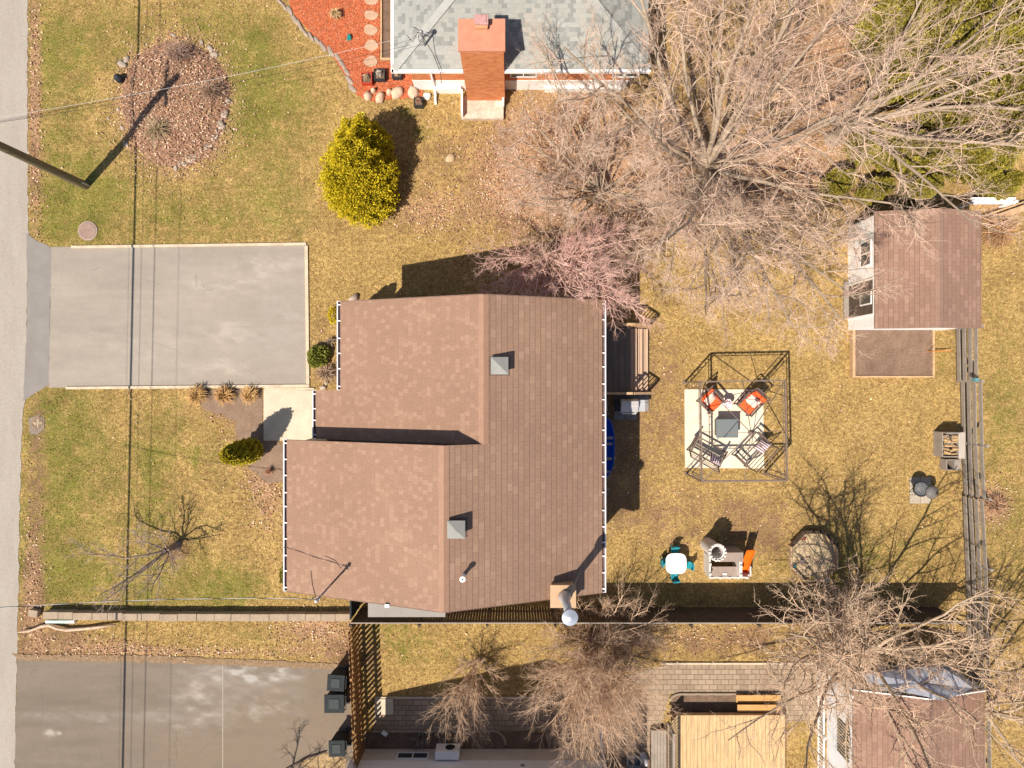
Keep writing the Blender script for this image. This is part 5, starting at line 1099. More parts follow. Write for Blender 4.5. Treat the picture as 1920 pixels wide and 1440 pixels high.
# pavers and barbecue
m = MB(); xx0, yy0 = G(1150, 787); 
for i in range(3):
    for j in range(3):
        if (i, j) == (2, 0): continue
        a = G(1151+i*22, 787-j*16.5); m.b2(a[0], a[1], 0, a[0]+.44, a[1]+.33, .04)
tag(m.build('paver_pad', pm('grey_paver', (.27, .26, .25), (.2, .19, .185), 3, .9, .2, 40, fine=.15), bevel=.008), 'grey concrete paver pad under the barbecue', 'pavers')
bx, by, _ = P(1181, 761, 1.1)
t = thing('gas_barbecue', 'grey lidded gas barbecue beside the deck stairs', 'barbecue', (bx, by, 0))
m = MB(); m.b2(bx-.30, by-.22, .08, bx+.30, by+.22, .8); m.build('cabinet', dark, t, bevel=.01)
m = MB(); vs = [(-.33, -.27, .8), (.33, -.27, .8), (.33, .25, .8), (-.33, .25, .8), (-.33, -.25, .98), (.33, -.25, .98), (.33, .25, 1.0), (-.33, .25, 1.0), (-.33, -.02, 1.13), (.33, -.02, 1.13), (-.33, .18, 1.13), (.33, .18, 1.13)]
m.add([(bx+a, by+b, c) for a, b, c in vs], [(3,2,1,0), (0,1,5,4), (4,5,9,8), (8,9,11,10), (10,11,6,7), (7,6,2,3), (0,4,8,10,7,3), (1,2,6,11,9,5)]); lid = m.build('lid', pm('stainless_lid', (.52, .50, .50), (.46, .44, .44), 2, .5, 0, 20, metal=.4, fine=.05), t, bevel=.015)
m = MB(); m.cyl((bx-.26, by-.30, .97), (bx+.26, by-.30, .97), .014); m.cyl((bx-.24, by-.30, .97), (bx-.24, by-.25, .95), .012); m.cyl((bx+.24, by-.30, .97), (bx+.24, by-.25, .95), .012); m.build('handle', white, lid)
m = MB(); m.b2(bx+.34, by-.22, .84, bx+.62, by+.22, .88); m.build('side_shelf', ltgrey, t, bevel=.01)
m = MB(); m.b2(bx-.5, by-.22, .6, bx-.34, by+.22, .88); m.build('side_burner', dark, t, bevel=.01)
m = MB()
for i in range(4): m.cyl((bx-.2+.13*i, by-.30, .78), (bx-.2+.13*i, by-.24, .78), .025)
m.build('knobs', dark, t)
for i, (dx, dy) in enumerate(((-.25, -.18), (.25, -.18), (-.25, .18), (.25, .18))): m = MB(); m.cyl((bx+dx-.02, by+dy, .045), (bx+dx+.02, by+dy, .045), .045); m.build('wheel', dark, t)
# blue canoe on brackets along the wall
y0, y1 = P(0, 893, .8)[1], P(0, 782, .8)[1]; cxx = 3.52
t = thing('canoe', 'blue canoe resting on wooden brackets under the east gutter', 'canoe', (cxx, (y0+y1)/2, .4)); m = MB(); vs = []; N = 18; K = 10
for i in range(N+1):
    f = i/N; w = .36*math.sqrt(max(.02, 1-abs(2*f-1)**2.6)); rise = .12*abs(2*f-1)**3
    for k in range(K+1): a = math.pi*k/K; vs.append((cxx+w*math.cos(a), y0+(y1-y0)*f, .85+rise-.38*math.sin(a)*(1-.4*abs(2*f-1)**3)))
for i in range(N+1):
    f = i/N; w = .33*math.sqrt(max(.02, 1-abs(2*f-1)**2.6)); rise = .12*abs(2*f-1)**3
    for k in range(K+1): a = math.pi*k/K; vs.append((cxx+w*math.cos(a), y0+.03+(y1-y0-.06)*f, .85+rise-.35*math.sin(a)*(1-.4*abs(2*f-1)**3)))
o_ = (N+1)*(K+1); fs = [(i*(K+1)+k, i*(K+1)+k+1, (i+1)*(K+1)+k+1, (i+1)*(K+1)+k) for i in range(N) for k in range(K)]
fs += [(o_+a, o_+d, o_+c, o_+b) for a, b, c, d in fs]
fs += [(i*(K+1)+k, (i+1)*(K+1)+k, o_+(i+1)*(K+1)+k, o_+i*(K+1)+k) for i in range(N) for k in (0, K)]
m.add(vs, fs); m.build('hull', pm('royal_blue_plastic', (.012, .11, .62), (.01, .08, .5), 3, .4, 0, 20, fine=.05), t, smooth=True)
for f in (.08, .3, .55, .65): m = MB(); m.b2(cxx-.3, y0+(y1-y0)*f-.05, .86, cxx+.22+.1*f, y0+(y1-y0)*f+.05, .90); m.build('thwart', wgrey, t)
t = thing('wooden_rack', 'rough wooden trestle rack under the blue canoe', 'rack', (cxx, (y0+y1)/2, 0))
for yy in (y0-.55, y0-.1, y1+.1, y1+.5): m = MB(); m.b2(2.75, yy-.05, .3, 3.75, yy+.05, .4); m.beam((3.68, yy, 0), (3.5, yy+.02, .32), .08); m.build('trestle', wgrey, t)
m = MB(); m.b2(2.78, y0-.7, .3, 2.86, y1+.7, .5); m.build('ledger', wgrey, t)
m = MB(); m.beam((3.35, y0-.75, .15), (3.62, y0-.1, .45), .12, .04); m.beam((3.2, y0-.78, .1), (3.72, y0-.78, .1), .1, .04); tag(m.build('plank', wgrey), 'grey planks leaning below the south end of the canoe', 'plank')
m = MB(); m.box((3.45, y1+.42, .6), (.4, .45, .05), .1); m.box((3.3, y1+.42, .3), (.05, .4, .57), .1); m.box((3.6, y1+.40, .3), (.05, .4, .57), .1); tag(m.build('saw_horse', wgrey), 'small grey wooden stand between canoe and barbecue', 'stand')

# ------------------------------------------------------------------ gazebo and patio furniture
def gazebo():
    h = 2.18; C = [P(1313, 716, h), P(1472, 713, h), P(1476, 901, h), P(1316, 903, h)]; x = sum(c[0] for c in C)/4; y = sum(c[1] for c in C)/4
    t = thing('gazebo_frame', 'bare bronze metal gazebo frame without canopy over the concrete patio', 'gazebo', (x, y, 0)); A = (x, y, 2.95)
    for i in range(4):
        c = C[i]; p = C[i-1]; n = C[(i+1) % 4]; m = MB(); m.beam((c[0], c[1], 0), (c[0], c[1], h), .05)
        for q in (p, n):
            d = Vector((q[0]-c[0], q[1]-c[1], 0)).normalized(); a = Vector((c[0], c[1], 0))+d*.2
            m.beam((a.x, a.y, 0), (a.x, a.y, h), .025)
            for z in (.5, 1.1, 1.7): m.beam((c[0], c[1], z), (a.x, a.y, z), .018)
        m.box((c[0], c[1], .02), (.14, .14, .04)); m.build('post', brownmetal, t)
    for i in range(4):
        m = MB(); a, b = C[i], C[(i+1) % 4]; m.beam(a, b, .05, .06); a2 = (a[0], a[1], h-.22); b2 = (b[0], b[1], h-.22); m.beam(a2, b2, .02)
        for k in range(1, 12): f = k/12; m.beam((a[0]+(b[0]-a[0])*f, a[1]+(b[1]-a[1])*f, h-.22), (a[0]+(b[0]-a[0])*f, a[1]+(b[1]-a[1])*f, h), .014)
        m.build('top_beam', brownmetal, t)
        m = MB(); m.beam(a, A, .026); m.build('rafter', brownmetal, t)
        mid = ((a[0]+b[0])/2, (a[1]+b[1])/2, h); m = MB(); m.beam(mid, A, .02); m.build('rafter', brownmetal, t)
    m = MB(); m.lathe([(.001, 2.86), (.09, 2.88), (.1, 2.96), (.05, 3.02), (.001, 3.06)], (x, y, 0), 14); m.build('finial', brownmetal, t)
gazebo()
frame = pm('brown_seat_frame', (.16, .11, .09), (.115, .08, .065), 6, .6, .05, 40, fine=.12)
def seat(label, px, py, rz, width, cushion, cat='chair', name='patio_chair', pillow=None, poff=0, group=None):
    """local: faces -Y (front), back at +Y; width along X"""
    x, y, _ = P(px, py, .5); t = thing(name, label, cat, (0, 0, 0), 0, group); D = .72; w = width/2
    for sx in (-1, 1):
        for sy in (-1, 1):
            m = MB(); m.beam((sx*w, sy*D/2*.9, 0), (sx*w, sy*D/2*.82, .6), .045); m.build('leg', frame, t)
        m = MB(); m.beam((sx*w, -D/2, .62), (sx*w, D/2*.95, .60), .075, .03); m.build('armrest', frame, t)
    m = MB(); m.beam((-w, -D/2+.04, .34), (w, -D/2+.04, .34), .05); m.beam((-w, D/2-.08, .30), (w, D/2-.08, .30), .05); m.beam((-w, -D/2+.04, .34), (-w, D/2-.08, .3), .04); m.beam((w, -D/2+.04, .34), (w, D/2-.08, .3), .04)
    m.beam((-w, 0, .32), (w, 0, .32), .03); m.build('seat_frame', frame, t)
    m = MB(); m.beam((-w, D/2-.1, .3), (-w, D/2+.16, 1.0), .04); m.beam((w, D/2-.1, .3), (w, D/2+.16, 1.0), .04); m.beam((-w, D/2+.16, 1.0), (w, D/2+.16, 1.0), .045)
    k = 3
    for i in range(1, k+1): f = i/(k+1); m.beam((-w, D/2-.1+.26*f, .3+.7*f), (w, D/2-.1+.26*f, .3+.7*f), .022)
    m.build('backrest', frame, t)
    if cushion:
        m = MB(); m.box((0, -.02, .42), (width-.08, D-.14, .12)); m.build('seat_cushion', cushion, t, bevel=.04)
        m = MB(); m.box((0, D/2-.02, .72), (width-.1, .10, .46), tilt=(-.36, 0, 0)); m.build('back_cushion', cushion, t, bevel=.04)
    if pillow:
        m = MB(); bm = 9; s = .50; vs = []
        for z in (1, -1):
            for i in range(bm):
                for j in range(bm):
                    u, v = i/(bm-1)*2-1, j/(bm-1)*2-1; pl = (1-.12*(1-abs(v))*abs(u)**3); b = .075*(1-u**4)*(1-v**4); vs.append((u*s/2*(1-.08*(1-v*v)), v*s/2*(1-.08*(1-u*u)), z*b))
        F = [(i*bm+j, (i+1)*bm+j, (i+1)*bm+j+1, i*bm+j+1) for i in range(bm-1) for j in range(bm-1)]; o2 = bm*bm; F += [(o2+a, o2+d, o2+c, o2+b) for a, b, c, d in F]
        ang = R(52 if not cushion else 40); vv = []
        for a, b, c in vs: vv.append((a+poff, D/2-.16+b*math.cos(ang)-c*math.sin(ang)-.06, .58+b*math.sin(ang)+c*math.cos(ang)))
        m.add(vv, F); m.uv = {}
        pil = m.build('pillow', pillow, None, org=(0, 0, 0), smooth=True); pil.parent = t
    t.location = (x, y, .06); t.rotation_euler = (0, 0, rz); return t
def stripemat(name, ca, cb, sc, axis='X'):
    m = bpy.data.materials.new(name); m.use_nodes = True; nt = m.node_tree; L = nt.links; b = nt.nodes['Principled BSDF']; b.inputs['Roughness'].default_value = .9
    tc = nd(nt, 'ShaderNodeTexCoord'); wv = nd(nt, 'ShaderNodeTexWave', wave_type='BANDS', bands_direction=axis); wv.inputs['Scale'].default_value = sc; wv.inputs['Distortion'].default_value = .4
    rp = nd(nt, 'ShaderNodeValToRGB'); rp.color_ramp.interpolation = 'CONSTANT'; rp.color_ramp.elements[0].color = c4(ca); rp.color_ramp.elements[1].color = c4(cb); rp.color_ramp.elements[1].position = .45
    L.new(tc.outputs['Object'], wv.inputs['Vector']); L.new(wv.outputs[0], rp.inputs[0]); L.new(rp.outputs[0], b.inputs['Base Color']); return m
def spotmat(name, ca, cb, sc, th=.25):
    m = bpy.data.materials.new(name); m.use_nodes = True; nt = m.node_tree; L = nt.links; b = nt.nodes['Principled BSDF']; b.inputs['Roughness'].default_value = .9
    tc = nd(nt, 'ShaderNodeTexCoord'); v = nd(nt, 'ShaderNodeTexVoronoi'); v.inputs['Scale'].default_value = sc
    rp = nd(nt, 'ShaderNodeValToRGB'); rp.color_ramp.elements[0].color = c4(cb); rp.color_ramp.elements[1].color = c4(ca); rp.color_ramp.elements[0].position = th; rp.color_ramp.elements[1].position = th+.06
    L.new(tc.outputs['Object'], v.inputs['Vector']); L.new(v.outputs['Distance'], rp.inputs[0]); L.new(rp.outputs[0], b.inputs['Base Color']); return m
orange = pm('orange_fabric', (.80, .13, .035), (.68, .09, .02), 4, .9, .1, 60, fine=.08)
floral = spotmat('floral_fabric', (.80, .60, .50), (.78, .22, .12), 12, .2)
striped = stripemat('striped_fabric', (.18, .06, .09), (.80, .72, .74), 3.6)
seat('orange cushioned patio chair on the left of the spotted side table', 1334, 753, R(43), .66, orange, pillow=floral)
seat('orange cushioned patio chair on the right of the spotted side table', 1405, 757, R(-43), .66, orange, pillow=floral)
seat('cushionless brown loveseat frame at the lower left of the patio with striped pillow', 1327, 846, R(151), 1.22, None, 'loveseat', 'loveseat', striped, -.38)
seat('cushionless brown loveseat frame at the lower right of the patio with striped pillow', 1411, 843, R(-133), 1.22, None, 'loveseat', 'loveseat', striped, -.32)
x, y, _ = P(1364, 803, .62)
t = thing('fire_table', 'square grey covered fire table in the centre of the patio', 'table', (x, y, .06))
m = MB(); m.b2(x-.33, y-.30, .06, x+.33, y+.30, .55); m.build('base', pm('table_base', (.14, .14, .14), (.1, .1, .1), 4, .6), t, bevel=.01)
m = MB(); m.b2(x-.42, y-.36, .56, x+.42, y+.36, .61); m.build('tabletop', pm('slate_top', (.155, .175, .18), (.14, .155, .16), 1.2, .6, .02, 60, fine=.05), t, bevel=.008)
m = MB(); m.b2(x-.40, y-.28, .611, x+.40, y+.34, .63); m.build('burner_cover', pm('slate_top'if 0 else 'slate_lid', (.165, .19, .195), (.15, .17, .175), 1.2, .55, .02, 60, fine=.05), t, bevel=.006)
x, y, _ = P(1365, 757, .5)
t = thing('side_table', 'small round side table with maroon spots between the orange chairs', 'table', (x, y, .06))
m = MB(); m.lathe([(.17, .47), (.19, .48), (.19, .50), (.17, .51)], (x, y, 0), 22); m.build('tabletop', spotmat('spotted_top', (.80, .68, .70), (.28, .05, .09), 12, .3), t)
m = MB(); m.lathe([(.12, .06), (.11, .1), (.05, .2), (.05, .4), (.12, .47)], (x, y, 0), 16); m.build('pedestal', white, t)

# ------------------------------------------------------------------ children's play things
x, y, _ = P(1268, 1057, .5)
teal = pm('teal_plastic', (.02, .30, .36), (.015, .24, .30), 3, .4, 0, 20, fine=.05); tealb = pm('blue_teal_plastic', (.015, .16, .28), (.01, .13, .24), 3, .4, 0, 20, fine=.05)
t = thing('play_table', 'white rounded square children table on the back lawn', 'table', (x, y, 0))
pts = [((.40*abs(math.cos(a))**.6)*(1 if math.cos(a) > 0 else -1)+x, (.40*abs(math.sin(a))**.6)*(1 if math.sin(a) > 0 else -1)+y) for a in np.linspace(0, 2*math.pi, 33)[:-1]]
m = MB(); m.prism(pts, .46, .50); m.build('tabletop', white, t, bevel=.01)
for sx in (-1, 1):
    for sy in (-1, 1): m = MB(); m.cyl((x+sx*.22, y+sy*.22, 0), (x+sx*.2, y+sy*.2, .46), .03, .035); m.build('leg', teal, t)
def kidchair(label, px, py, rz, mt):
    x, y, _ = P(px, py, .3); t = thing('play_chair', label, 'chair', (0, 0, 0), 0, 'small chairs round the white play table')
    m = MB(); m.box((0, 0, .28), (.28, .27, .03)); m.build('seat', mt, t, bevel=.012)
    m = MB(); n = 7
    for i in range(n):
        a = -1.0+2.0*i/(n-1); m.box((.15*math.sin(a), .09+.06*math.cos(a), .43), (.055, .025, .27), -a)
    m.beam((-.13, .12, .56), (.13, .12, .56), .03); m.build('backrest', mt, t)
    for sx in (-1, 1):
        for sy in (-1, 1): m = MB(); m.cyl((sx*.13, sy*.12, 0), (sx*.11, sy*.10, .27), .02); m.build('leg', mt, t)
    t.location = (x, y, 0); t.rotation_euler = (0, 0, rz)
kidchair('teal child chair north of the white play table', 1266, 1031, 0.05, teal)
kidchair('teal child chair west of the white play table', 1246, 1054, R(95), teal)
kidchair('teal child chair east of the white play table', 1291, 1060, R(-95), teal)
kidchair('teal child chair south of the white play table', 1265, 1082, R(188), teal)
def playhouse():
    g = pm('playhouse_grey', (.66, .62, .59), (.56, .52, .49), 4, .6, .1, 30, fine=.12); gb = pm('playhouse_brown', (.33, .26, .22), (.27, .21, .18), 4, .6, .05, 30, fine=.1)
    X = lambda px, h: P(px, 0, h)[0]; Y = lambda py, h: P(0, py, h)[1]
    x0, x1 = X(1335, .9), X(1393, .9); y0, y1 = Y(1088, .9), Y(1036, .9)
    t = thing('play_castle', 'grey plastic climbing castle with round turret and orange slide', 'play structure', ((x0+x1)/2, (y0+y1)/2, 0))
    cx, cy, _ = P(1345, 1036, 1.35); m = MB(); m.lathe([(.27, 0), (.27, 1.2), (.33, 1.22), (.33, 1.35), (.22, 1.35), (.22, .3), (.001, .3)], (cx, cy, 0), 26)
    for i in range(14): a = 2*math.pi*i/14; m.box((cx+.3*math.cos(a), cy+.3*math.sin(a), 1.38), (.07, .08, .07), a)
    m.build('turret', g, t, bevel=.008)
    m = MB(); m.b2(x0, y0+.05, .50, x1, y0+.42, .56); m.build('platform', gb, t)
    m = MB()
    def wall(xa, ya, xb, yb, h, th=.07):
        m.beam((xa, ya, h/2), (xb, yb, h/2), th, h); L = math.hypot(xb-xa, yb-ya); n = max(2, int(L/.16))
        for i in range(n):
            if i % 2 == 0: f = (i+.5)/n; m.box((xa+(xb-xa)*f, ya+(yb-ya)*f, h+.03), (.09, .09, .06))
    wall(x1-.06, y0+.1, x1-.06, y1+.05, .85, .12); m.build('side_wall', g, t, bevel=.008)
    m = MB(); wall(x0-.03, y0+.1, x0-.03, cy-.3, .75); m.build('side_wall', g, t, bevel=.008)
    m = MB(); wall(x0, y0, x1+.35, y0, .55); m.build('front_wall', g, t, bevel=.008)
    m = MB(); m.b2(x0+.2, y1-.3, 1.0, x1-.05, y1+.05, 1.1); m.b2(x0+.3, y1+.0, 0, x1, y1+.06, 1.0); m.build('rear_wall', gb, t, bevel=.008)
    # slide on the east side running south
    m = MB(); xs = x1+.26; N = 8; vs = []
    for i in range(N+1):
        f = i/N; yy = y1+.1-f*1.15; z = .08+.85*(1-f)**1.25
        for dx, dz in ((-.17, .12), (-.13, 0), (.13, 0), (.17, .12)): vs.append((xs+dx, yy, z+dz))
    m.add(vs, [(i*4+k, i*4+k+1, (i+1)*4+k+1, (i+1)*4+k) for i in range(N) for k in range(3)]); o = m.build('slide', pm('orange_plastic', (.80, .16, .01), (.7, .12, .01), 3, .35, 0, 20, fine=.05), t); md = o.modifiers.new('solid', 'SOLIDIFY'); md.thickness = .025
    m = MB(); m.box((x1+.46, y0+.2, .22), (.05, .4, .44)); m.box((xs+.03, y0+.03, .15), (.45, .08, .3)); m.build('slide_support', g, t, bevel=.01)
    m = MB(); m.rock(((x0+x1)/2, y0+.15, .58), (.2, .1, .06), 4, 0, 1); m.build('white_tag', white, t)
playhouse()
# octagonal sandbox
cx, cy = G(1522, 1041); t = thing('sandbox', 'octagonal wooden sandbox with pale sand and toys', 'sandbox', (cx, cy, 0)); pr = []; pi = []
for i in range(8): a = math.pi/8+i*math.pi/4; pr.append((cx+1.04*math.cos(a)*.96, cy+1.04*math.sin(a))); pi.append((cx+.97*math.cos(a)*.96, cy+.97*math.sin(a)))
m = MB(); m.prism(pi, 0, .10); m.build('sand', pm('play_sand', (.52, .40, .25), (.44, .33, .20), 6, .95, .3, 40, fine=.12), t)
m = MB()
for i in range(8):
    a, b, c, d = pr[i], pr[(i+1) % 8], pi[(i+1) % 8], pi[i]; m.prism([a, b, c, d], 0, .26)
m.build('frame', pm('sandbox_wood', (.50, .36, .22), (.38, .26, .16), 5, .85, .2, 40), t)
SOLID.append(pr)
m = MB()
for i in (1, 2, 3): a, b = pr[i-0 if 0 else i], pr[(i+1) % 8]
for i in (0, 1, 2): a, b = pr[i], pr[(i+1) % 8]; m.beam((a[0], a[1], .285), (b[0], b[1], .285), .12, .04)
m.build('shadow_bar', wdark, t)  # dark bars stand in for the shadow along the north edges
TOY = 'sand toys in the octagonal sandbox'
for lab, px, py, c, s in (('yellow sand toy near the front edge of the sandbox', 1517, 1081, (.7, .55, .02), .14), ('white and pink toy at the left of the sandbox', 1500, 1051, (.75, .6, .65), .13), ('blue bucket at the front right of the sandbox', 1545, 1083, (.15, .35, .6), .16), ('small red toy in the upper left of the sandbox', 1505, 1009, (.6, .1, .12), .1), ('green toy in the right half of the sandbox', 1548, 1058, (.15, .35, .15), .1), ('teal toy at the lower left of the sandbox', 1487, 1060, (.1, .35, .35), .12)):
    x, y = G(px, py); m = MB(); m.lathe([(s*.35, 0), (s*.5, s*.8), (s*.42, s*.8), (s*.3, s*.1), (.001, s*.1)], (x, y, .1), 12); m.beam((x-s*.5, y, .1+s*.8), (x+s*.5, y+.02, .1+s*1.1), .015); tag(m.build('sand_toy', pm('toy_%s' % lab.split()[0], c, None, 4, .4, 0)), lab, 'toy', TOY)

# kettle smoker on stone tiles, firewood
m = MB()
for i in range(2):
    for j in range(3): a = G(1705+i*20, 911+j*16.5); m.b2(a[0]+.005, a[1]+.005, 0, a[0]+.405, a[1]+.335, .04)
tag(m.build('paver_pad', pm('stone_tile', (.45, .39, .31), (.36, .31, .25), 3, .9, .2, 40), bevel=.008), 'stone tiles under the black kettle grill', 'pavers')
kx, ky, _ = P(1727, 917, .6); t = thing('kettle_grill', 'open black kettle grill with its grey lid hung on the side', 'grill', (kx, ky, 0))
m = MB(); m.lathe([(.08, .32), (.2, .38), (.27, .5), (.28, .62), (.295, .63), (.27, .635), (.25, .5), (.15, .43), (.001, .42)], (kx, ky, 0), 26); m.build('bowl', dark, t, smooth=True)
m = MB()
for i in range(-6, 7): h = math.sqrt(.0625-(i*.037)**2); m.beam((kx+i*.037, ky-h, .585), (kx+i*.037, ky+h, .585), .008)
m.build('grate', ltgrey, t)
m = MB()
for i in range(16): a = i*2.4; m.rock((kx+.012*i*math.cos(a), ky+.012*i*math.sin(a), .46), (.08, .07, .06), i, a, 1)
m.build('ash', pm('ash_grey', (.42, .36, .31), (.2, .17, .15), 8), t)
m = MB(); lx, ly = kx+.42, ky-.12; m.lathe([(.26, 0), (.27, .02), (.22, .12), (.12, .19), (.001, .21)], (0, 0, 0), 26)
tl = Vector((.25, -.05, 1)).to_track_quat('Z', 'Y').to_matrix(); m.v = [tuple(tl @ Vector(v)+Vector((lx, ly, .55))) for v in m.v]; ld = m.build('lid', pm('grey_lid', (.19, .175, .17), (.12, .11, .105), 4, .6, 0, 20, fine=.1), t, smooth=True)
m = MB(); m.cyl((lx+.09, ly-.02, .74), (lx+.11, ly-.02, .80), .05); m.build('handle', wdark, ld)
for i in range(3): a = i*2.1; m = MB(); m.cyl((kx+.12*math.cos(a), ky+.12*math.sin(a), .42), (kx+.25*math.cos(a), ky+.25*math.sin(a), .02), .014); m.build('leg', greym, t)
m = MB(); x0, y0 = G(1770, 878)
t = thing('firewood_rack', 'grey wooden rack filled with split firewood by the rail fence', 'firewood rack', (*G(1785, 845), 0))
xa, ya, xb, yb = P(1771, 0, .7)[0], P(0, 858, .7)[1], P(1801, 0, .7)[0], P(0, 811, .7)[1]
m = MB(); m.b2(xa, ya, 0, xa+.04, yb, .55); m.b2(xa+.04, ya, 0, xb, ya+.04, .6); m.b2(xa+.04, yb-.04, 0, xb, yb, .75); m.b2(xa+.04, ya+.04, .02, xb, yb-.04, .06); m.build('frame', wgrey, t)
m = MB(); m.b2(xb, ya-.05, .55, xb+.24, yb+.0, .60); m.b2(xb+.02, ya, 0, xb+.08, yb-.02, .549); m.build('top_board', pm('silver_plank', (.48, .43, .38), (.38, .34, .30), 2, .85, .2, 40, stretch=(8, .7, 1)), t)
r2 = random.Random(3)
for i in range(7):
    for j in range(2):
        m = MB(); yy = ya+.1+.115*i; xx = xa+.08+j*.28; z = .5+r2.uniform(-.07, .12); a = r2.uniform(-.45, .45)
        m.add([(xx+u*.24, yy+v*.045+a*u*.2, z+w_*.045*(1.2 if v else .6)) for u in (0, 1) for v, w_ in ((-1, 0), (0, 1), (1, 0), (0, -1))], [(3,2,1,0), (4,5,6,7), (0,1,5,4), (1,2,6,5), (2,3,7,6), (3,0,4,7)])
        tag(m.build('firewood_log', pm('split_log%d' % (i % 2), (.62, .42, .22) if i % 2 else (.45, .30, .17), (.4, .26, .13), 6, .85, .2, 30)), 'split log in the firewood rack, row %d from the front, %s' % (i+1, 'fence side' if j else 'lawn side'), 'log', 'split logs in the rack')
m = MB(); xc, yc = P(1774, 0, .4)[0], P(0, 882, .4)[1]; m.b2(xc, yc, 0, xc+.03, yc+.42, .42); m.b2(xc+.29, yc, 0, xc+.55, yc+.42, .44); m.b2(xc+.03, yc, 0, xc+.29, yc+.03, .4); m.b2(xc+.03, yc+.39, 0, xc+.29, yc+.42, .4); tag(m.build('wooden_crate', wgrey), 'low grey wooden crate at the front end of the firewood rack', 'crate')

# raised bed
t = thing('raised_bed', 'large timber framed raised soil bed below the shed', 'garden bed', (*G(1676, 662), 0))
m = MB(); m.bpx(1604, 617, 1750, 704, 0, .16); m.build('soil', pm('raised_bed_soil', (.235, .155, .11), (.155, .10, .07), 3, .95, .8, 25, fine=.4), t)
m = MB(); m.bpx(1599, 617, 1604, 708, 0, .24); m.bpx(1604, 704.5, 1752, 708, 0, .22); m.bpx(1749.5, 617, 1753, 704.5, 0, .22); m.build('frame', wtan, t)
SOLID.append([G(1600, 617), G(1752, 617), G(1752, 708), G(1600, 708)])
m = MB(); a = G(1735, 660); m.beam((a[0]-.05, a[1], .2), (a[0]+.9, a[1]+.05, .18), .03); m.cyl((a[0], a[1], .1), (a[0]+.0, a[1]+.02, 1.2), .012, n=6); tag(m.build('garden_stake', pm('orange_stake', (.6, .22, .05))), 'orange stake and rod at the right rim of the raised bed', 'stake')
m = MB(); m.tube([(*G(1875, 0)[:1], G(0, 620)[1], .04), (*G(1882, 0)[:1], G(0, 0)[1], .04)], .01) if 0 else None
m = MB(); m.box(P(1829, 712, 1.4), (.14, .12, .2)); tag(m.build('bird_feeder', pm('teal_paint', (.12, .32, .34))), 'small teal bird feeder fixed to the rail fence post', 'bird feeder')

# ------------------------------------------------------------------ wheeled bins
def bin_(label, px, py, w, d, rz, lid_open=False):
    x, y, _ = P(px, py, 1.0); t = thing('wheeled_bin', label, 'bin', (0, 0, 0), 0, 'dark wheeled bins by the board fence'); m = MB(); h = .92
    b = [(-.40, -.42), (.40, -.42), (.42, .42), (-.42, .42)]
    vs = [(u*w*.9, v*d*.85, .06) for u, v in b]+[(u*w*1.05, v*d*1.02, h) for u, v in b]
    m.add(vs, [(3,2,1,0), (4,5,6,7), (0,1,5,4), (1,2,6,5), (2,3,7,6), (3,0,4,7)]); m.build('body', darkgrey, t, bevel=.03)
    m = MB(); m.box((-.01, 0, h+.035), (w, d, .05)); m.build('lid', darkgrey, t, bevel=.022)
    m = MB(); m.box((-.02, 0, h+.07), (w*.52, d*.55, .03)); m.build('lid_panel', pm('lid_panel_grey', (.055, .063, .066), (.045, .052, .055), 3, .65, 0, 20, fine=.04, spec=.1), t, bevel=.014)
    m = MB(); m.cyl((w/2+.03, -d*.35, h-.02), (w/2+.03, d*.35, h-.02), .016); m.box((w/2+.0, -d*.36, h-.02), (.08, .03, .04)); m.box((w/2+.0, d*.36, h-.02), (.08, .03, .04)); m.build('handle', dark, t)
    for s in (-1, 1): m = MB(); m.cyl((w*.36, s*d*.42, .11), (w*.36, s*(d*.42+.06), .11), .11, n=16); m.build('wheel', dark, t)
    t.location = (x, y, .02); t.rotation_euler = (0, 0, rz)
bin_('northernmost grey wheeled bin with ridged lid, nearest the block wall', 630, 1281, .66, .62, -.06)
bin_('widest grey wheeled bin with square lid panel, middle of the three', 627, 1320, .76, .70, 0.0)
bin_('grey wheeled bin standing apart at the bottom near the neighbour house', 632, 1404, .62, .62, .03)
m = MB(); m.prism([G(*p) for p in [(570,1440),(560,1425),(600,1412),(640,1410),(650,1425),(640,1470)]], -.02, .03); o = m.build('leaf_patch', pm('leafy_ground', (.40, .28, .15), (.25, .17, .09), 8, .95, .8, 25, fine=.4)); o['kind'] = 'structure'
m = MB(); m.tube([(*G(535, 1442), .08), (*G(575, 1420), .09), (*G(612, 1408), .08)], [.03, .04, .03], 7); tag(m.build('fallen_branch', barkd), 'dark branch lying on the driveway beside the lone bin', 'branch')

# ------------------------------------------------------------------ south garden: beds, bench, pine deck
def curved_edge(pts, label):
    m = MB(); m.tube([(*G(a, b), .05) for a, b in pts], .055, 6); tag(m.build('edging_stones', pm('edging_block', (.36, .28, .21), (.27, .21, .15), 4, .9, .3, 40)), label, 'edging')
arc = lambda cx, cy, r, a0, a1, n=8: [(cx+r*math.cos(R(a0+(a1-a0)*i/n)), cy-r*math.sin(R(a0+(a1-a0)*i/n))) for i in range(n+1)]
curved_edge([(700, 1370), (800, 1370), (915, 1370)]+arc(922, 1395, 26, 90, 0), 'curved stone edging of the shaded bed left of the path bay')
curved_edge([(1030, 1400)]+arc(1055, 1392, 26, 180, 90)+[(1090, 1367)], 'curved stone edging right of the shaded path bay')
curved_edge([(1257, 1312)]+arc(1275, 1322, 22, 150, 90)+[(1375, 1300)]+arc(1380, 1320, 20, 90, 10), 'long rounded stone edging of the sunny bed by the pine deck')
m = MB(); m.bpx(703, 1307, 1020, 1310, 0, .07); tag(m.build('path_edging', curbm), 'straight pale edging strip along the shaded paved path', 'edging')
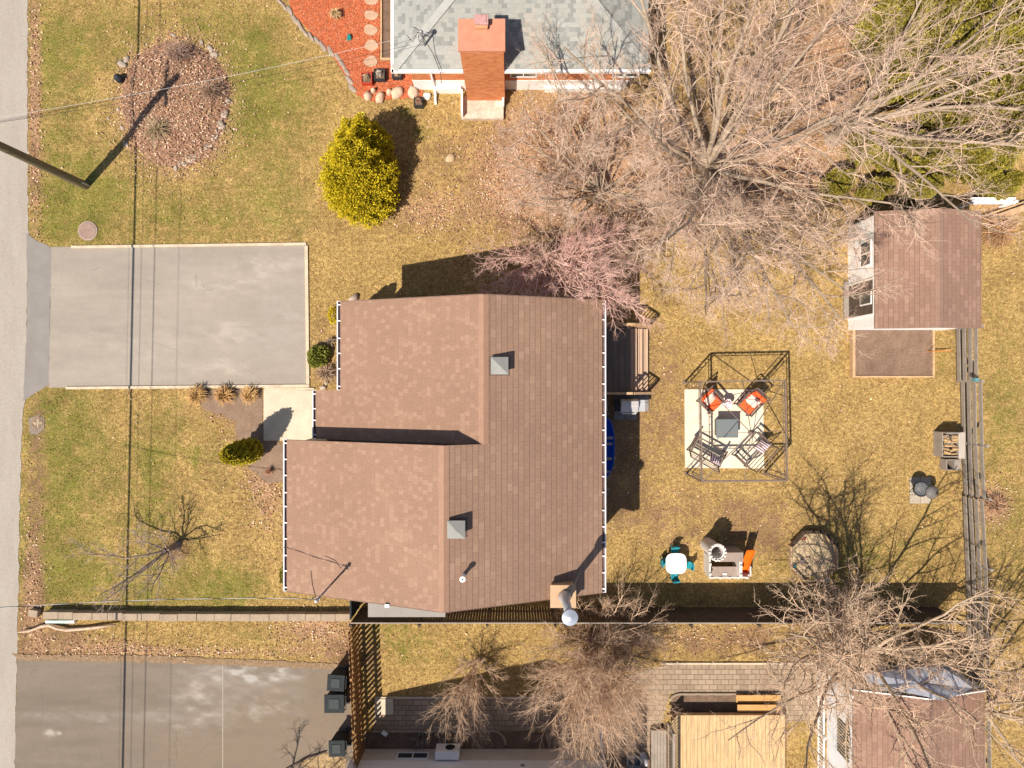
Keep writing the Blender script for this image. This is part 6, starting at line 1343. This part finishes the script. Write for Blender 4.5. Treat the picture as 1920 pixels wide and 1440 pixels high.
m = MB(); m.bpx(1240, 1243, 1560, 1246.5, 0, .07); tag(m.build('path_edging', curbm), 'straight pale edging strip along the sunny paved path', 'edging')
m = MB(); m.bpx(703, 1311, 737, 1340, 0, .1); tag(m.build('concrete_slab', conc), 'pale concrete slab at the fence end of the paved path', 'slab')
m = MB(); x, y = G(722, 1373); m.box((x, y, .08), (.22, .16, .05), -.6); tag(m.build('paint_tin_lid', white), 'small white board lying on the dark path edge', 'board')
def pine_deck():
    x0, x1 = P(1252, 0, .55)[0], P(1471, 0, .55)[0]; y1 = P(0, 1343, .55)[1]; y0 = y1-5
    t = thing('deck', 'new pale pine deck at the bottom of the south garden', 'deck', ((x0+x1)/2, y1-2.5, 0)); m = MB(); n = 31; w = (x1-x0)/n
    for i in range(n): m.b2(x0+i*w+.006, y0, .51, x0+(i+1)*w-.006, y1-(0 if i > 1 else .3-.15*i), .55-.003*((i*5) % 3))
    m.build('deck_boards', wpine, t)
    m = MB(); m.b2(x0, y1-.002, .33, x1, y1+.035, .545); m.b2(x1, y0, .33, x1+.035, y1+.035, .545); m.build('skirt_board', wtan, t)
    m = MB()
    for i in range(4): m.b2(x0+.2+i*1.3, y1-.2, 0, x0+.3+i*1.3, y1-.1, .51)
    m.build('deck_post', wtan, t)
    for i in range(2):
        m = MB(); a = P(1382, 0, .3)[0]; b = P(1466, 0, .3)[0]; yy = P(0, 1335-i*18, .35-.15*i)[1]; m.b2(a, yy, .32-.15*i, b, yy+.28, .36-.15*i); m.build('step', pm('orange_pine', (.58, .34, .13), (.46, .25, .09), 3, .8, .1, 30, stretch=(.6, 6, 1)), t)
    m = MB(); xa, xb = P(1250, 0, 1.4)[0], P(1268, 0, 1.4)[0]; ya = P(0, 1376, 1.4)[1]
    x_ = x0+.02; m.beam((x_, ya, .55), (x_, ya, 1.5), .09); m.beam((x_, ya, 1.45), (x_, ya-3, 1.45), .09, .04); m.beam((x_, ya, .68), (x_, ya-3, .68), .05, .06)
    for i in range(22): m.beam((x_, ya-.1-i*.13, .68), (x_, ya-.1-i*.13, 1.45), .035)
    m.build('railing', wgrey, t)
    SOLID.append([(x0, y0), (x1, y0), (x1, y1), (x0, y1)])
pine_deck()
t = thing('boardwalk', 'narrow grey brown boardwalk left of the pine deck', 'deck', (*G(1235, 1420), 0)); x0, x1 = P(1221, 0, .3)[0], P(1250, 0, .3)[0]; y1 = P(0, 1370, .3)[1]; m = MB()
for i in range(5): w = (x1-x0)/5; m.b2(x0+i*w+.005, y1-3, .26, x0+(i+1)*w-.005, y1, .3)
m.build('boards', wgrey, t); m = MB(); m.b2(x0, y1-3, 0, x0+.05, y1, .26); m.b2(x1-.05, y1-3, 0, x1, y1, .26); m.build('joist', wdark, t)
t = thing('recycling_box', 'blue grey open tub beside the narrow boardwalk', 'tub', (*G(1186, 1418), 0)); x, y = G(1186, 1420); m = MB(); bm_ = pm('blue_grey_plastic', (.22, .27, .33), (.17, .21, .26), 4, .5)
m.box((x, y-.17, .2), (.5, .03, .34)); m.box((x, y+.17, .2), (.5, .03, .34)); m.box((x-.25, y, .2), (.03, .37, .34)); m.box((x+.25, y, .2), (.03, .37, .34)); m.build('tub', bm_, t); m = MB(); m.box((x, y, .05), (.47, .31, .05)); m.build('base', bm_, t)
m = MB(); x, y = G(1206, 1418); m.rock((x, y, .15), (.3, .5, .4), 8, .3, 2, .3); tag(m.build('plastic_bag', pm('pale_bag', (.5, .5, .52), (.38, .38, .4), 6, .5, .3, 12)), 'crumpled grey plastic bag between tub and boardwalk', 'bag')
# rain barrels and junk by the corner shed
for lab, px, py, c in (('upright blue grey barrel beside the corner shed', 1588, 1222, (.25, .29, .40)), ('darker blue barrel half hidden by branches near the corner shed', 1620, 1228, (.14, .18, .28))):
    x, y, _ = P(px, py, .8); m = MB(); m.lathe([(.22, 0), (.25, .1), (.25, .7), (.22, .8), (.18, .8), (.18, .74), (.001, .74)], (x, y, 0), 18); tag(m.build('barrel', pm('barrel_'+lab.split()[0], c, None, 4, .45), smooth=False), lab, 'barrel')
finish_ground()
